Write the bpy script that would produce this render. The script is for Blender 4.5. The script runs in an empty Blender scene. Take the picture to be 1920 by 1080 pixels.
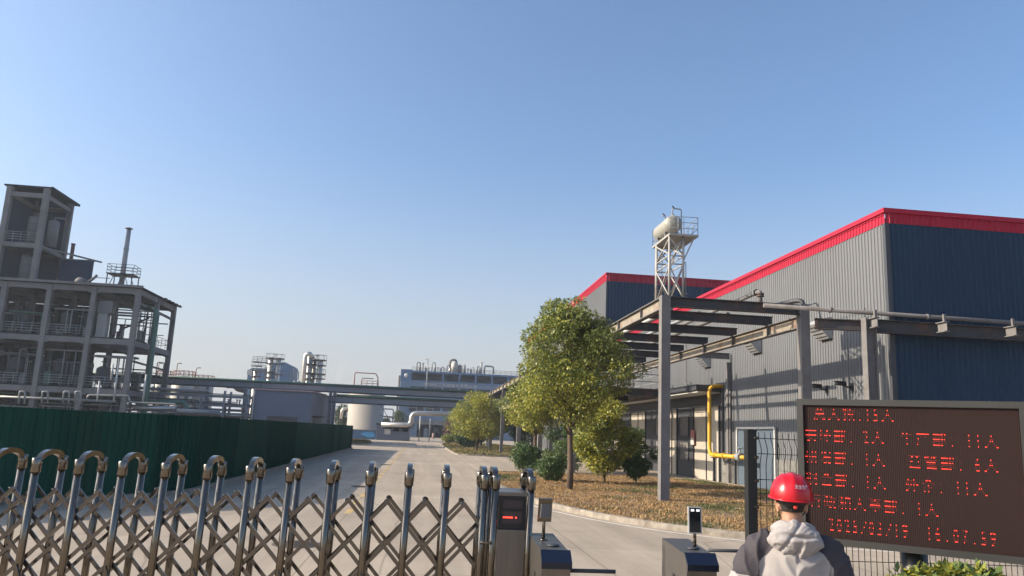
import bpy, bmesh, math, random
import numpy as np
from mathutils import Vector, Matrix, noise
from mathutils.bvhtree import BVHTree

random.seed(7)
rng = np.random.default_rng(7)
SC = bpy.context.scene
COL = SC.collection
R = math.radians

# ------------------------------------------------------------------ camera
# world frame: X to the right across the road, Y along the road, Z up, camera 2 m above the ground
FOC, CAMH = 1445.0, 2.0
def _frame():
    y = np.array([-170., 266., FOC]); y /= np.linalg.norm(y)
    t = math.tan(R(2.5))
    u = np.array([t, -1., 0.]); u[2] = (170*u[0]-266*u[1])/FOC; u /= np.linalg.norm(u)
    return np.array([np.cross(y, u), y, u])
FR = _frame()
cam = bpy.data.cameras.new('camera'); co = bpy.data.objects.new('camera', cam); COL.objects.link(co)
cam.sensor_width = 36; cam.lens = FOC/1920*36; cam.clip_start = .05; cam.clip_end = 6000
mm = Matrix.Identity(4)
for i in range(3):
    mm[i][0] = FR[i][0]; mm[i][1] = -FR[i][1]; mm[i][2] = -FR[i][2]
mm[2][3] = CAMH
co.matrix_world = mm
SC.camera = co
def at(px, py, Y):
    """point of the sight line through a photo pixel at the distance Y along the road"""
    r = FR @ np.array([px-960, py-540, FOC]); k = Y/r[1]
    return Vector((r[0]*k, Y, CAMH+r[2]*k))

# ------------------------------------------------------------------ light
SUN_D = Vector((1, -.045, -.485)).normalized()      # travel direction of the sunlight
elev = math.asin(-SUN_D.z)
W = bpy.data.worlds.new("World"); SC.world = W; W.use_nodes = True
nt = W.node_tree
bg = nt.nodes['Background']
sky = nt.nodes.new('ShaderNodeTexSky'); sky.sky_type = 'NISHITA'; sky.sun_disc = False
sky.sun_elevation = elev
sky.sun_rotation = math.atan2(-SUN_D.x, -SUN_D.y)
sky.air_density = 1.0; sky.dust_density = 3.6; sky.ozone_density = 3.7; sky.altitude = 150
tint = nt.nodes.new('ShaderNodeMix'); tint.data_type = 'RGBA'; tint.blend_type = 'MULTIPLY'; tint.inputs[0].default_value = 1
tint.inputs[7].default_value = (.93, .965, .975, 1); nt.links.new(sky.outputs[0], tint.inputs[6])
# pale dust layer low in the sky
gtc = nt.nodes.new('ShaderNodeTexCoord'); sep = nt.nodes.new('ShaderNodeSeparateXYZ'); nt.links.new(gtc.outputs['Generated'], sep.inputs[0])
hmr = nt.nodes.new('ShaderNodeMapRange'); hmr.interpolation_type = 'SMOOTHSTEP'; hmr.inputs[1].default_value = 0; hmr.inputs[2].default_value = .36; hmr.inputs[3].default_value = .62; hmr.inputs[4].default_value = 0
nt.links.new(sep.outputs[2], hmr.inputs[0])
dust = nt.nodes.new('ShaderNodeMix'); dust.data_type = 'RGBA'; nt.links.new(hmr.outputs[0], dust.inputs[0]); nt.links.new(tint.outputs[2], dust.inputs[6]); dust.inputs[7].default_value = (2.95, 2.78, 2.75, 1)
nt.links.new(dust.outputs[2], bg.inputs[0]); bg.inputs[1].default_value = .15
sl = bpy.data.lights.new('sun', 'SUN'); sl.energy = 4.6; sl.angle = R(.5); sl.color = (1, .85, .66)
so = bpy.data.objects.new('sun', sl); COL.objects.link(so)
so.rotation_euler = SUN_D.to_track_quat('-Z', 'Y').to_euler(); so.location = (-30, 0, 40)
SC.view_settings.view_transform = 'Standard'; SC.view_settings.look = 'None'
SC.view_settings.exposure = 0.70; SC.view_settings.gamma = 1
SC.cycles.max_bounces = 6; SC.cycles.volume_bounces = 0; SC.cycles.volume_step_rate = 1

# ------------------------------------------------------------------ materials
MATS = {}
def mat(name, col, rough=.6, metal=0., var=.12, scale=3., bump=0., stain=None, stain_amt=.0, spec=.5, emit=None, estr=0, stretch=None, trans=0.):
    if name in MATS: return MATS[name]
    m = bpy.data.materials.new(name); m.use_nodes = True; MATS[name] = m
    n = m.node_tree.nodes; l = m.node_tree.links; b = n['Principled BSDF']
    b.inputs['Roughness'].default_value = rough; b.inputs['Metallic'].default_value = metal
    b.inputs['Specular IOR Level'].default_value = spec
    tc = n.new('ShaderNodeTexCoord'); mp = n.new('ShaderNodeMapping')
    l.new(tc.outputs['Object'], mp.inputs[0])
    if stretch: mp.inputs['Scale'].default_value = stretch
    nz = n.new('ShaderNodeTexNoise'); nz.inputs['Scale'].default_value = scale; nz.inputs['Detail'].default_value = 6; nz.inputs['Roughness'].default_value = .62
    l.new(mp.outputs[0], nz.inputs['Vector'])
    mr = n.new('ShaderNodeMapRange'); mr.inputs[1].default_value = .25; mr.inputs[2].default_value = .75
    mr.inputs[3].default_value = 1-var; mr.inputs[4].default_value = 1+var
    l.new(nz.outputs[0], mr.inputs[0])
    mx = n.new('ShaderNodeMix'); mx.data_type = 'RGBA'; mx.blend_type = 'MULTIPLY'; mx.inputs[0].default_value = 1
    mx.inputs[6].default_value = (*col, 1); l.new(mr.outputs[0], mx.inputs[7])
    out = mx.outputs[2]
    if stain:
        n2 = n.new('ShaderNodeTexNoise'); n2.inputs['Scale'].default_value = scale*.37; n2.inputs['Detail'].default_value = 8; n2.inputs['Roughness'].default_value = .7
        l.new(mp.outputs[0], n2.inputs['Vector'])
        r2 = n.new('ShaderNodeMapRange'); r2.inputs[1].default_value = .5; r2.inputs[2].default_value = .68; r2.inputs[3].default_value = 0; r2.inputs[4].default_value = stain_amt
        l.new(n2.outputs[0], r2.inputs[0])
        m2 = n.new('ShaderNodeMix'); m2.data_type = 'RGBA'; l.new(r2.outputs[0], m2.inputs[0]); l.new(out, m2.inputs[6]); m2.inputs[7].default_value = (*stain, 1)
        out = m2.outputs[2]
    l.new(out, b.inputs['Base Color'])
    if bump:
        bp = n.new('ShaderNodeBump'); bp.inputs['Strength'].default_value = bump; bp.inputs['Distance'].default_value = .02
        l.new(nz.outputs[0], bp.inputs['Height']); l.new(bp.outputs[0], b.inputs['Normal'])
    if emit:
        b.inputs['Emission Color'].default_value = (*emit, 1); b.inputs['Emission Strength'].default_value = estr
    if trans:
        o = n['Material Output']; tr = n.new('ShaderNodeBsdfTranslucent'); ms = n.new('ShaderNodeMixShader'); ms.inputs[0].default_value = trans
        l.new(out, tr.inputs[0]); l.new(b.outputs[0], ms.inputs[1]); l.new(tr.outputs[0], ms.inputs[2]); l.new(ms.outputs[0], o.inputs[0])
    return m

RUST = (.16, .07, .035)
m_grey = mat('ribbed grey sheet', (.148, .156, .168), .65, .0, .07, .8, stretch=(1, 1, .25), stain=(.115, .118, .122), stain_amt=.35, spec=.2)
m_navy = mat('ribbed slate blue sheet', (.026, .052, .092), .7, 0, .12, .7, stretch=(1, 1, .2), spec=.1)
m_red = mat('red fascia sheet', (.36, .020, .046), .6, 0, .08, .8, spec=.15)
m_steel = mat('grey painted steel', (.17, .165, .165), .65, 0, .14, 2.5, stain=(.09, .07, .062), stain_amt=.5, spec=.1)
m_steelw = mat('weathered pale steel', (.27, .235, .185), .6, 0, .2, 3.2, stain=RUST, stain_amt=.75)
m_stain = mat('stainless steel', (.20, .175, .145), .15, .97, .12, 4, stretch=(1, 1, .3))
m_staind = mat('brushed stainless sheet', (.20, .185, .17), .36, .85, .1, 2, stretch=(6, 6, .4))
m_green = mat('green hoarding sheet', (.003, .046, .031), .65, 0, .3, 1.2, stretch=(1, 1, .3), stain=(.008,.036,.024), stain_amt=.6, spec=.06)
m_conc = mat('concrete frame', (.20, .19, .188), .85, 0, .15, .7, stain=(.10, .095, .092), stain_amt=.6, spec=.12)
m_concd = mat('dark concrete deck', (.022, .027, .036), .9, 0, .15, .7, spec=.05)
m_pipe = mat('pale lagged pipe', (.30, .30, .295), .5, .2, .1, 1.5)
m_pipeg = mat('dull green pipe', (.05, .13, .10), .5, 0, .15, 1.5)
m_pipes = mat('silver cladding', (.50, .48, .45), .36, .7, .12, 1.2)
m_pipei = mat('pipe darkened for interior shade', (.16, .165, .17), .55, .1, .15, 1.5)  # darker copy of the pale pipe, interior shade put into its colour
m_rail = mat('pale blue grey railing', (.25, .27, .285), .55, 0, .1, 2)
m_yel = mat('yellow gas pipe paint', (.60, .34, .02), .5, 0, .1, 3)
m_black = mat('black plastic', (.015, .015, .017), .4, 0, .1, 5)
m_blackp = mat('black powder coated steel', (.014, .015, .016), .4, 0, .1, 5)
m_white = mat('white paint', (.50, .495, .48), .55, 0, .08, 2)
m_shutter = mat('cream shutter sheet', (.43, .395, .34), .55, 0, .06, 2)
m_glass = mat('dark window glass', (.03, .04, .05), .12, 0, .05, 2)
m_dark = mat('dark grey trim', (.042, .046, .055), .55, 0, .1, 2)
m_bluew = mat('blue painted wall', (.09, .17, .28), .7, 0, .1, .6)
m_blues = mat('deep blue sheet', (.05, .16, .42), .55, 0, .1, .6)
m_tank = mat('cream tank shell', (.40, .37, .32), .55, .1, .08, .25, stretch=(1, 1, .3), stain=(.28, .25, .22), stain_amt=.4)
m_shed = mat('blue grey shed wall', (.12, .15, .205), .6, 0, .06, .5)
m_redl = mat('red lacquered railing', (.27, .14, .115), .6, 0, .1, 2)
m_trunk = mat('tree bark', (.105, .075, .055), .95, 0, .35, 12, bump=.5, stretch=(1, 1, .3))
m_stone = mat('pale stone wall base', (.17, .168, .16), .8, 0, .3, 3.0)

def ground_mat():
    m = bpy.data.materials.new('worn concrete paving'); m.use_nodes = True
    n = m.node_tree.nodes; l = m.node_tree.links; b = n['Principled BSDF']; b.inputs['Roughness'].default_value = .85; b.inputs['Specular IOR Level'].default_value = .3
    tc = n.new('ShaderNodeTexCoord')
    def nz(s, d, r, st=(1, 1, 1)):
        mp = n.new('ShaderNodeMapping'); mp.inputs['Scale'].default_value = st; l.new(tc.outputs['Object'], mp.inputs[0])
        t = n.new('ShaderNodeTexNoise'); t.inputs['Scale'].default_value = s; t.inputs['Detail'].default_value = d; t.inputs['Roughness'].default_value = r
        l.new(mp.outputs[0], t.inputs['Vector']); return t.outputs[0]
    def rmp(s, a, b_, c, d):
        q = n.new('ShaderNodeMapRange'); q.inputs[1].default_value = a; q.inputs[2].default_value = b_; q.inputs[3].default_value = c; q.inputs[4].default_value = d
        l.new(s, q.inputs[0]); return q.outputs[0]
    def mul(a, b_):
        q = n.new('ShaderNodeMath'); q.operation = 'MULTIPLY'; l.new(a, q.inputs[0]); l.new(b_, q.inputs[1]); return q.outputs[0]
    v = mul(rmp(nz(.16, 6, .6), .3, .7, .86, 1.12), rmp(nz(1.1, 8, .7, (1, .35, 1)), .3, .7, .88, 1.1))
    v = mul(v, rmp(nz(38, 3, .6), .2, .8, .88, 1.1))
    v = mul(v, rmp(nz(.5, 5, .65, (2.6, .07, 1)), .42, .62, .86, 1.04))      # lengthwise tyre wear
    v = mul(v, rmp(nz(.33, 7, .75), .60, .70, 1.0, .80))                     # old oil and water stains
    br = n.new('ShaderNodeTexBrick'); br.offset = 0; br.inputs['Scale'].default_value = 1
    br.inputs['Color1'].default_value = (.94, .94, .94, 1); br.inputs['Color2'].default_value = (1.05, 1.05, 1.05, 1); br.inputs['Mortar'].default_value = (.62, .6, .58, 1)
    br.inputs['Mortar Size'].default_value = .014; br.inputs['Mortar Smooth'].default_value = .3; br.inputs['Brick Width'].default_value = 4.6; br.inputs['Row Height'].default_value = 5.2
    mp = n.new('ShaderNodeMapping'); mp.inputs['Location'].default_value = (1.6, 1.1, 0); l.new(tc.outputs['Object'], mp.inputs[0]); l.new(mp.outputs[0], br.inputs['Vector'])
    # hairline cracks
    vo = n.new('ShaderNodeTexVoronoi'); vo.feature = 'DISTANCE_TO_EDGE'; vo.inputs['Scale'].default_value = .17
    wob = n.new('ShaderNodeMix'); wob.data_type = 'VECTOR'; wob.inputs[0].default_value = .12
    nw = n.new('ShaderNodeTexNoise'); nw.inputs['Scale'].default_value = .9; nw.inputs['Detail'].default_value = 4
    l.new(tc.outputs['Object'], nw.inputs['Vector']); l.new(tc.outputs['Object'], wob.inputs[4]); l.new(nw.outputs[1], wob.inputs[5]); l.new(wob.outputs[1], vo.inputs['Vector'])
    ck = rmp(vo.outputs[0], .0, .0035, .62, 1.0)
    v = mul(v, ck)
    c1 = n.new('ShaderNodeMix'); c1.data_type = 'RGBA'; c1.blend_type = 'MULTIPLY'; c1.inputs[0].default_value = 1; l.new(br.outputs[0], c1.inputs[6]); c1.inputs[7].default_value = (.375, .318, .250, 1)
    c2 = n.new('ShaderNodeMix'); c2.data_type = 'RGBA'; c2.blend_type = 'MULTIPLY'; c2.inputs[0].default_value = 1; l.new(c1.outputs[2], c2.inputs[6]); l.new(v, c2.inputs[7])
    l.new(c2.outputs[2], b.inputs['Base Color'])
    bp = n.new('ShaderNodeBump'); bp.inputs['Strength'].default_value = .15; bp.inputs['Distance'].default_value = .01; l.new(nz(60, 4, .6), bp.inputs['Height']); l.new(bp.outputs[0], b.inputs['Normal'])
    return m
m_road = ground_mat()

# ------------------------------------------------------------------ mesh builder
class B:
    def __init__(s): s.v = []; s.f = []; s.m = []; s.s = []
    def poly(s, vs, fs, m=0, smooth=False):
        o = len(s.v); s.v += [tuple(p) for p in vs]
        for f in fs: s.f.append([i+o for i in f]); s.m.append(m); s.s.append(smooth)
        return s
    def box(s, a, b, m=0):
        x0, y0, z0 = a; x1, y1, z1 = b
        vs = [(x0,y0,z0),(x1,y0,z0),(x1,y1,z0),(x0,y1,z0),(x0,y0,z1),(x1,y0,z1),(x1,y1,z1),(x0,y1,z1)]
        return s.poly(vs, [(3,2,1,0),(4,5,6,7),(0,1,5,4),(1,2,6,5),(2,3,7,6),(3,0,4,7)], m)
    def bar(s, p0, p1, w, h, m=0, up=(0,0,1)):
        p0 = Vector(p0); p1 = Vector(p1); d = (p1-p0).normalized(); u = Vector(up)
        if abs(d.dot(u)) > .98: u = Vector((0,1,0))
        x = d.cross(u).normalized(); z = x.cross(d).normalized()
        vs = []
        for p in (p0, p1):
            for a, c in ((-1,-1),(1,-1),(1,1),(-1,1)): vs.append(p+x*(a*w/2)+z*(c*h/2))
        return s.poly(vs, [(0,1,2,3),(7,6,5,4),(0,4,5,1),(1,5,6,2),(2,6,7,3),(3,7,4,0)], m)
    def ibeam(s, p0, p1, w, h, m=0, tf=.03, tw=.02, mf=None):
        mf = m if mf is None else mf
        p0 = Vector(p0); p1 = Vector(p1); z = Vector((0,0,1))
        s.bar(p0+z*(h/2-tf/2), p1+z*(h/2-tf/2), w, tf, mf); s.bar(p0-z*(h/2-tf/2), p1-z*(h/2-tf/2), w, tf, mf)
        s.bar(p0, p1, tw, h-2*tf, m); return s
    def tube(s, path, r, n=8, m=0, cap=True, bend=0):
        P = [Vector(p) for p in path]
        if bend and len(P) > 2:
            Q = [P[0]]
            for i in range(1, len(P)-1):
                a = (P[i-1]-P[i]); c = (P[i+1]-P[i]); k = min(bend, a.length*.49, c.length*.49)
                q0 = P[i]+a.normalized()*k; q2 = P[i]+c.normalized()*k
                for t in (0,.25,.5,.75,1): Q.append(q0*(1-t)**2+P[i]*2*t*(1-t)+q2*t*t)
            Q.append(P[-1]); P = Q
        rr = r if isinstance(r, (list, tuple)) else [r]*len(P)
        vs = []; px = None
        for i, p in enumerate(P):
            d = (P[min(i+1, len(P)-1)]-P[max(i-1, 0)]).normalized()
            if px is None:
                u = Vector((0,0,1)) if abs(d.z) < .9 else Vector((1,0,0)); px = d.cross(u).normalized()
            px = (px-d*px.dot(d)).normalized(); py = d.cross(px)
            for k in range(n):
                a = 2*math.pi*k/n; vs.append(p+px*(math.cos(a)*rr[i])+py*(math.sin(a)*rr[i]))
        fs = []
        for i in range(len(P)-1):
            for k in range(n): fs.append((i*n+k, i*n+(k+1)%n, (i+1)*n+(k+1)%n, (i+1)*n+k))
        s.poly(vs, fs, m, True)
        if cap:
            o = len(s.v)-len(vs); e = o+(len(P)-1)*n
            s.f.append([o+n-1-k for k in range(n)]); s.m.append(m); s.s.append(False)
            s.f.append([e+k for k in range(n)]); s.m.append(m); s.s.append(False)
        return s
    def lathe(s, c, prof, n=24, m=0, axis='Z', smooth=True):
        c = Vector(c); vs = []
        for r, z in prof:
            for k in range(n):
                a = 2*math.pi*k/n; x, y = r*math.cos(a), r*math.sin(a)
                vs.append(c+Vector((x,y,z)) if axis == 'Z' else (c+Vector((x,z,y)) if axis == 'Y' else c+Vector((z,x,y))))
        fs = []
        for i in range(len(prof)-1):
            for k in range(n): fs.append((i*n+k, i*n+(k+1)%n, (i+1)*n+(k+1)%n, (i+1)*n+k))
        s.poly(vs, fs, m, smooth)
        o = len(s.v)-len(vs)
        if prof[0][0] > 1e-4: s.f.append([o+n-1-k for k in range(n)]); s.m.append(m); s.s.append(False)
        if prof[-1][0] > 1e-4: s.f.append([o+(len(prof)-1)*n+k for k in range(n)]); s.m.append(m); s.s.append(False)
        return s
    def corr(s, p, d, nrm, L, z0, z1, pitch=.2, dep=.03, m=0, wave=False):
        """vertical ribbed sheet: start p (x,y), direction d, outward normal nrm"""
        pts = []; t = 0
        prof = ((0,0),(.62,0),(.70,1),(.92,1),(1,0)) if not wave else ((0,0),(.3,0),(.5,1),(.8,1),(1,0))
        n = int(L/pitch)
        for i in range(n):
            for a, b in prof[:-1]: pts.append(((i+a)*pitch, b*dep))
        pts.append((n*pitch, 0)); 
        if n*pitch < L-1e-3: pts.append((L, 0))
        vs = []
        for t, h in pts:
            x = p[0]+d[0]*t+nrm[0]*h; y = p[1]+d[1]*t+nrm[1]*h
            a = z0(t) if callable(z0) else z0; b = z1(t) if callable(z1) else z1
            vs += [(x,y,a),(x,y,b)]
        flip = (d[0]*nrm[1]-d[1]*nrm[0]) > 0
        fs = [((2*i,2*i+1,2*i+3,2*i+2) if flip else (2*i,2*i+2,2*i+3,2*i+1)) for i in range(len(pts)-1)]
        return s.poly(vs, fs, m)
    def rail(s, pts, z, h=1.1, step=1.5, r=.025, n=3, m=0, nn=5):
        pts = [Vector((p[0], p[1], z)) for p in pts]
        for a, b in zip(pts[:-1], pts[1:]):
            L = (b-a).length; k = max(1, round(L/step))
            for j in range(1, n+1):
                q = Vector((0,0,h*j/n)); s.tube([a+q, b+q], r, nn, m)
            for i in range(k+1):
                q = a.lerp(b, i/k); s.tube([q, q+Vector((0,0,h))], r, nn, m)
        return s
    def build(s, name, mats, parent=None, loc=None):
        o0 = Vector(parent['_o']) if parent is not None and '_o' in parent else (Vector(loc) if loc is not None else Vector((0,0,0)))
        me = bpy.data.meshes.new(name)
        me.from_pydata([tuple(Vector(p)-o0) for p in s.v], [], s.f)
        if not isinstance(mats, (list, tuple)): mats = [mats]
        for q in mats: me.materials.append(q)
        me.polygons.foreach_set('material_index', s.m); me.polygons.foreach_set('use_smooth', s.s)
        me.update()
        o = bpy.data.objects.new(name, me); COL.objects.link(o)
        if parent is not None:
            o.parent = parent
        else: o.location = o0
        ORG[o.name] = o0
        o['_o'] = tuple(o0)
        return o
ORG = {}
def tag(o, label, cat, group=None, kind=None):
    o['label'] = label; o['category'] = cat
    if group: o['group'] = group
    if kind: o['kind'] = kind
    return o
def thing(name, label, cat, loc=(0,0,0), group=None, rz=0):
    o = bpy.data.objects.new(name, None); COL.objects.link(o); o.location = loc; o['_o'] = tuple(loc); o.empty_display_size = .2
    if rz: o.rotation_euler = (0,0,rz); o['_o'] = (0,0,0)     # local coordinates for a turned thing
    return tag(o, label, cat, group)
def struct(b, name, m, kind='structure', loc=None):
    o = b.build(name, m, loc=loc); o['kind'] = kind; return o
def kids(o): return [c for c in bpy.data.objects if c.parent == o]
def dup(o, label, loc=None, rz=None, scale=None, parent=None):
    c = o.copy(); COL.objects.link(c)
    if parent is not None: c.parent = parent
    if label: c['label'] = label
    if loc is not None: c.location = loc
    if rz is not None: c.rotation_euler = (0,0,rz)
    if scale is not None: c.scale = scale
    for k in kids(o): dup(k, None, parent=c)
    return c
def text_mesh(body, size, ext=.0):
    c = bpy.data.curves.new('t', 'FONT'); c.body = body; c.size = size; c.extrude = ext; c.align_x = 'CENTER'; c.align_y = 'CENTER'; c.resolution_u = 3
    o = bpy.data.objects.new('t', c); COL.objects.link(o)
    dg = bpy.context.evaluated_depsgraph_get(); me = bpy.data.meshes.new_from_object(o.evaluated_get(dg))
    vs = [v.co.copy() for v in me.vertices]; fs = [list(p.vertices) for p in me.polygons]
    bpy.data.objects.remove(o); bpy.data.curves.remove(c); bpy.data.meshes.remove(me)
    return vs, fs
def add_text(b, body, size, org, right, up, m=0, ext=.0, sx=1.0):
    vs, fs = text_mesh(body, size, ext); org = Vector(org); right = Vector(right); up = Vector(up); nr = right.cross(up)
    b.poly([org+right*v.x*sx+up*v.y+nr*v.z for v in vs], fs, m)


def atx(px, py, X):
    r = FR @ np.array([px-960, py-540, FOC]); k = X/r[0]
    return Vector((X, r[1]*k, CAMH+r[2]*k))
def gnd(px, py, z=0.):
    r = FR @ np.array([px-960, py-540, FOC]); k = (z-CAMH)/r[2]
    return Vector((r[0]*k, r[1]*k, z))

# ================================================================== GROUND
b = B(); n = 12; ext = 1500.
b.poly([(-ext, -60, 0), (ext, -60, 0), (ext, 2400, 0), (-ext, 2400, 0)], [(0,1,2,3)])
struct(b, 'concrete_road', m_road)

m_soil = mat('dry soil', (.20, .135, .08), .95, 0, .3, 2.5, bump=.4)
m_kerb = mat('worn kerb stone', (.27, .24, .20), .9, 0, .4, 5, bump=.6, stain=(.12, .095, .07), stain_amt=.8)
def smooth_loop(pts, k=3):
    P = [Vector((p[0], p[1], 0)) for p in pts]
    for _ in range(k):
        Q = []
        for i in range(len(P)):
            a = P[i]; c = P[(i+1) % len(P)]
            Q += [a.lerp(c, .25), a.lerp(c, .75)]
        P = Q
    return P
def bed(name, loop, h=.1, kw=.16):
    P = loop; k = len(P)
    b = B(); b.poly([(p.x, p.y, h) for p in P], [list(range(k))]); struct(b, name+'_soil', m_soil)
    b = B(); out = []
    for i in range(k):
        d = (P[(i+1) % k]-P[i-1]).normalized(); nr = Vector((d.y, -d.x, 0)); out.append((P[i], P[i]+nr*kw))
    for i in range(k):
        a, ao = out[i]; c, cc = out[(i+1) % k]; t = .035
        vs = [(a.x,a.y,0),(ao.x,ao.y,0),(a.x,a.y,h+t),(ao.x,ao.y,h+t),(c.x,c.y,0),(cc.x,cc.y,0),(c.x,c.y,h+t),(cc.x,cc.y,h+t)]
        b.poly(vs, [(2,3,7,6),(1,5,7,3),(0,2,6,4)])
    struct(b, name+'_kerb', m_kerb)
yd = B(); yd.poly([(-140,-20,.004),(-16.2,-20,.004),(-16.2,12,.004),(-9.6,19.2,.004),(-7.1,22.6,.004),(-6.75,75,.004),(-9,92,.004),(-9,128,.004),(-140,128,.004)], [tuple(range(9))])
struct(yd, 'bounce_damping_ground', mat('dark ground against warm bounce', (.075, .075, .078), .95, 0, .3, .4, spec=.1))  # dark sheet added to cut warm light bouncing up into the plant
isl = smooth_loop([(3.15,38.5),(3.0,28.5),(3.5,23.5),(4.9,18.9),(7.2,16.3),(11,15.3),(20,14.9),(34,14.9),(34,23.6),(15.0,23.6),(14.9,36.2),(13.2,40.6),(9.5,40.6),(4.2,40.2)], 3)
bed('near_bed', isl)
isl2 = smooth_loop([(3.1,134),(3.0,69.5),(3.6,67.6),(14,67.6),(15.0,69),(15.0,134),(9,137)], 2)
bed('far_bed', isl2)
isl3 = smooth_loop([(-8.2,92),(-6.6,95),(-6.3,102),(-7.4,118),(-9.5,127),(-24,130),(-24,92)], 3)
bed('left_bed', isl3)
def in_poly(x, y, P):
    c = False; j = len(P)-1
    for i in range(len(P)):
        if (P[i].y > y) != (P[j].y > y) and x < (P[j].x-P[i].x)*(y-P[i].y)/(P[j].y-P[i].y)+P[i].x: c = not c
        j = i
    return c

# painted markings
m_ypaint = mat('worn yellow road paint', (.50, .33, .10), .8, 0, .3, 6, stain=(.38, .33, .27), stain_amt=.9)
b = B(); y = 19.
while y < 92:
    b.poly([(-1.68, y, .004), (-1.52, y, .004), (-1.52, y+1.15, .004), (-1.68, y+1.15, .004)], [(0,1,2,3)]); y += 2.3
struct(b, 'yellow_road_markings', m_ypaint)
b = B(); m_wpaint = mat('worn white road paint', (.62, .58, .52), .8, 0, .2, 5, stain=(.40, .35, .29), stain_amt=.7)
k = len(isl); L = []
for i in range(k):
    d = (isl[(i+1) % k]-isl[i-1]).normalized(); nr = Vector((d.y, -d.x, 0)); L.append((isl[i]+nr*.42, isl[i]+nr*.53))
for i in range(k-1):
    a, c = L[i], L[i+1]
    if a[0].y < 27 and c[0].y < 27 and a[0].x < 22 and c[0].x < 22: b.poly([(a[0].x,a[0].y,.004),(a[1].x,a[1].y,.004),(c[1].x,c[1].y,.004),(c[0].x,c[0].y,.004)], [(0,1,2,3)])
struct(b, 'white_kerb_line', m_wpaint)

# manhole cover, and two dark flat discs for dark ellipses on the road
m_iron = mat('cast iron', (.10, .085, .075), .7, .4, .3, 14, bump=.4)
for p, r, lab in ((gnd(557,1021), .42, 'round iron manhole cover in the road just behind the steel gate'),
                  (gnd(676,912.5), .33, 'dark flat disc nearer the gate, in the edge of the hoarding shadow'),
                  (gnd(724,871.5), .33, 'dark flat disc farther along the edge of the hoarding shadow')):
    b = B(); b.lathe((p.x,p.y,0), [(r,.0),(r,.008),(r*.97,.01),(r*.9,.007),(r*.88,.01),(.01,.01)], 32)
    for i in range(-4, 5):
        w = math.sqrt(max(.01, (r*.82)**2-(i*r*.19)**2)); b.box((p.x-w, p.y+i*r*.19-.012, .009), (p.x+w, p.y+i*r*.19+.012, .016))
    tag(b.build('ribbed_road_disc', m_iron, loc=(p.x,p.y,0)), lab, 'manhole cover', 'iron covers in the road')

# ================================================================== WAREHOUSES
XW, YC, ZT, ZR = 15.5, 24.2, 10.25, 9.72
def warehouse_shell(t, X, Y, Y2, X2, zt, zr, pitch, dep):
    b = B(); b.corr((X, Y+.12), (0,1), (-1,0), Y2-Y-.12, .0, zr, pitch, dep)
    b.build('long_wall', m_grey, t)
    b = B(); b.corr((X+.12, Y), (1,0), (0,-1), X2-X-.12, 0., zr, pitch, dep)
    b.build('end_wall', m_navy, t)
    b = B(); b.corr((X-.02, Y), (0,1), (-1,0), Y2-Y, zr, zt-.16, pitch, dep); b.corr((X, Y-.02), (1,0), (0,-1), X2-X, zr, zt-.16, pitch, dep)
    b.box((X-.10, Y-.1, zt-.16), (X+.1, Y2, zt)); b.box((X+.1, Y-.1, zt-.16), (X2, Y+.1, zt))
    b.box((X-.075, Y-.075, zr+.30), (X-.02-dep, Y2, zr+.315)); 
    b.build('red_fascia', m_red, t)
    b = B(); b.box((X-.045, Y-.045, 0), (X+.12, Y+.12, zr)); b.build('corner_trim', m_dark, t)
    b = B(); zz = zt-.3; xm = (X+X2)/2
    b.poly([(X+.1,Y+.1,zz),(xm,Y+.1,zz+.05),(X2,Y+.1,zz),(X2,Y2,zz),(xm,Y2,zz+.05),(X+.1,Y2,zz)], [(0,1,4,5),(1,2,3,4)]); b.build('roof', m_dark, t)
    b = B(); b.box((X2-.1, Y, 0), (X2, Y2, zz-.02)); b.box((X+.05, Y2-.1, 0), (X2-.1, Y2, zz-.02)); b.build('rear_wall', m_grey, t)
wh = thing('warehouse', 'tall grey and slate blue sheet warehouse with red roof trim beside the pipe rack', 'warehouse', (XW, YC, 0), 'red trimmed warehouses')
warehouse_shell(wh, XW, YC, 68., 48., ZT, ZR, .2, .032)
wh2 = thing('warehouse', 'second warehouse with red trim, farther back behind the water tank tower', 'warehouse', (17.4, 73.5, 0), 'red trimmed warehouses')
z2 = at(1138, 511, 73.5)
warehouse_shell(wh2, z2.x, 73.5, 132., z2.x+42, z2.z, z2.z-.85, .34, .05)

# stone base of the near wall
def Yw(px, py=850): return atx(px, py, XW).y
b = B()
for y in np.arange(YC+.2, Yw(1352)-.3, .92):
    for z in (0, .47, .94): b.box((XW-.085, y, z), (XW-.02, min(y+.9, Yw(1352)-.3), z+.455))
b.build('stone_base', m_stone, wh)
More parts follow.
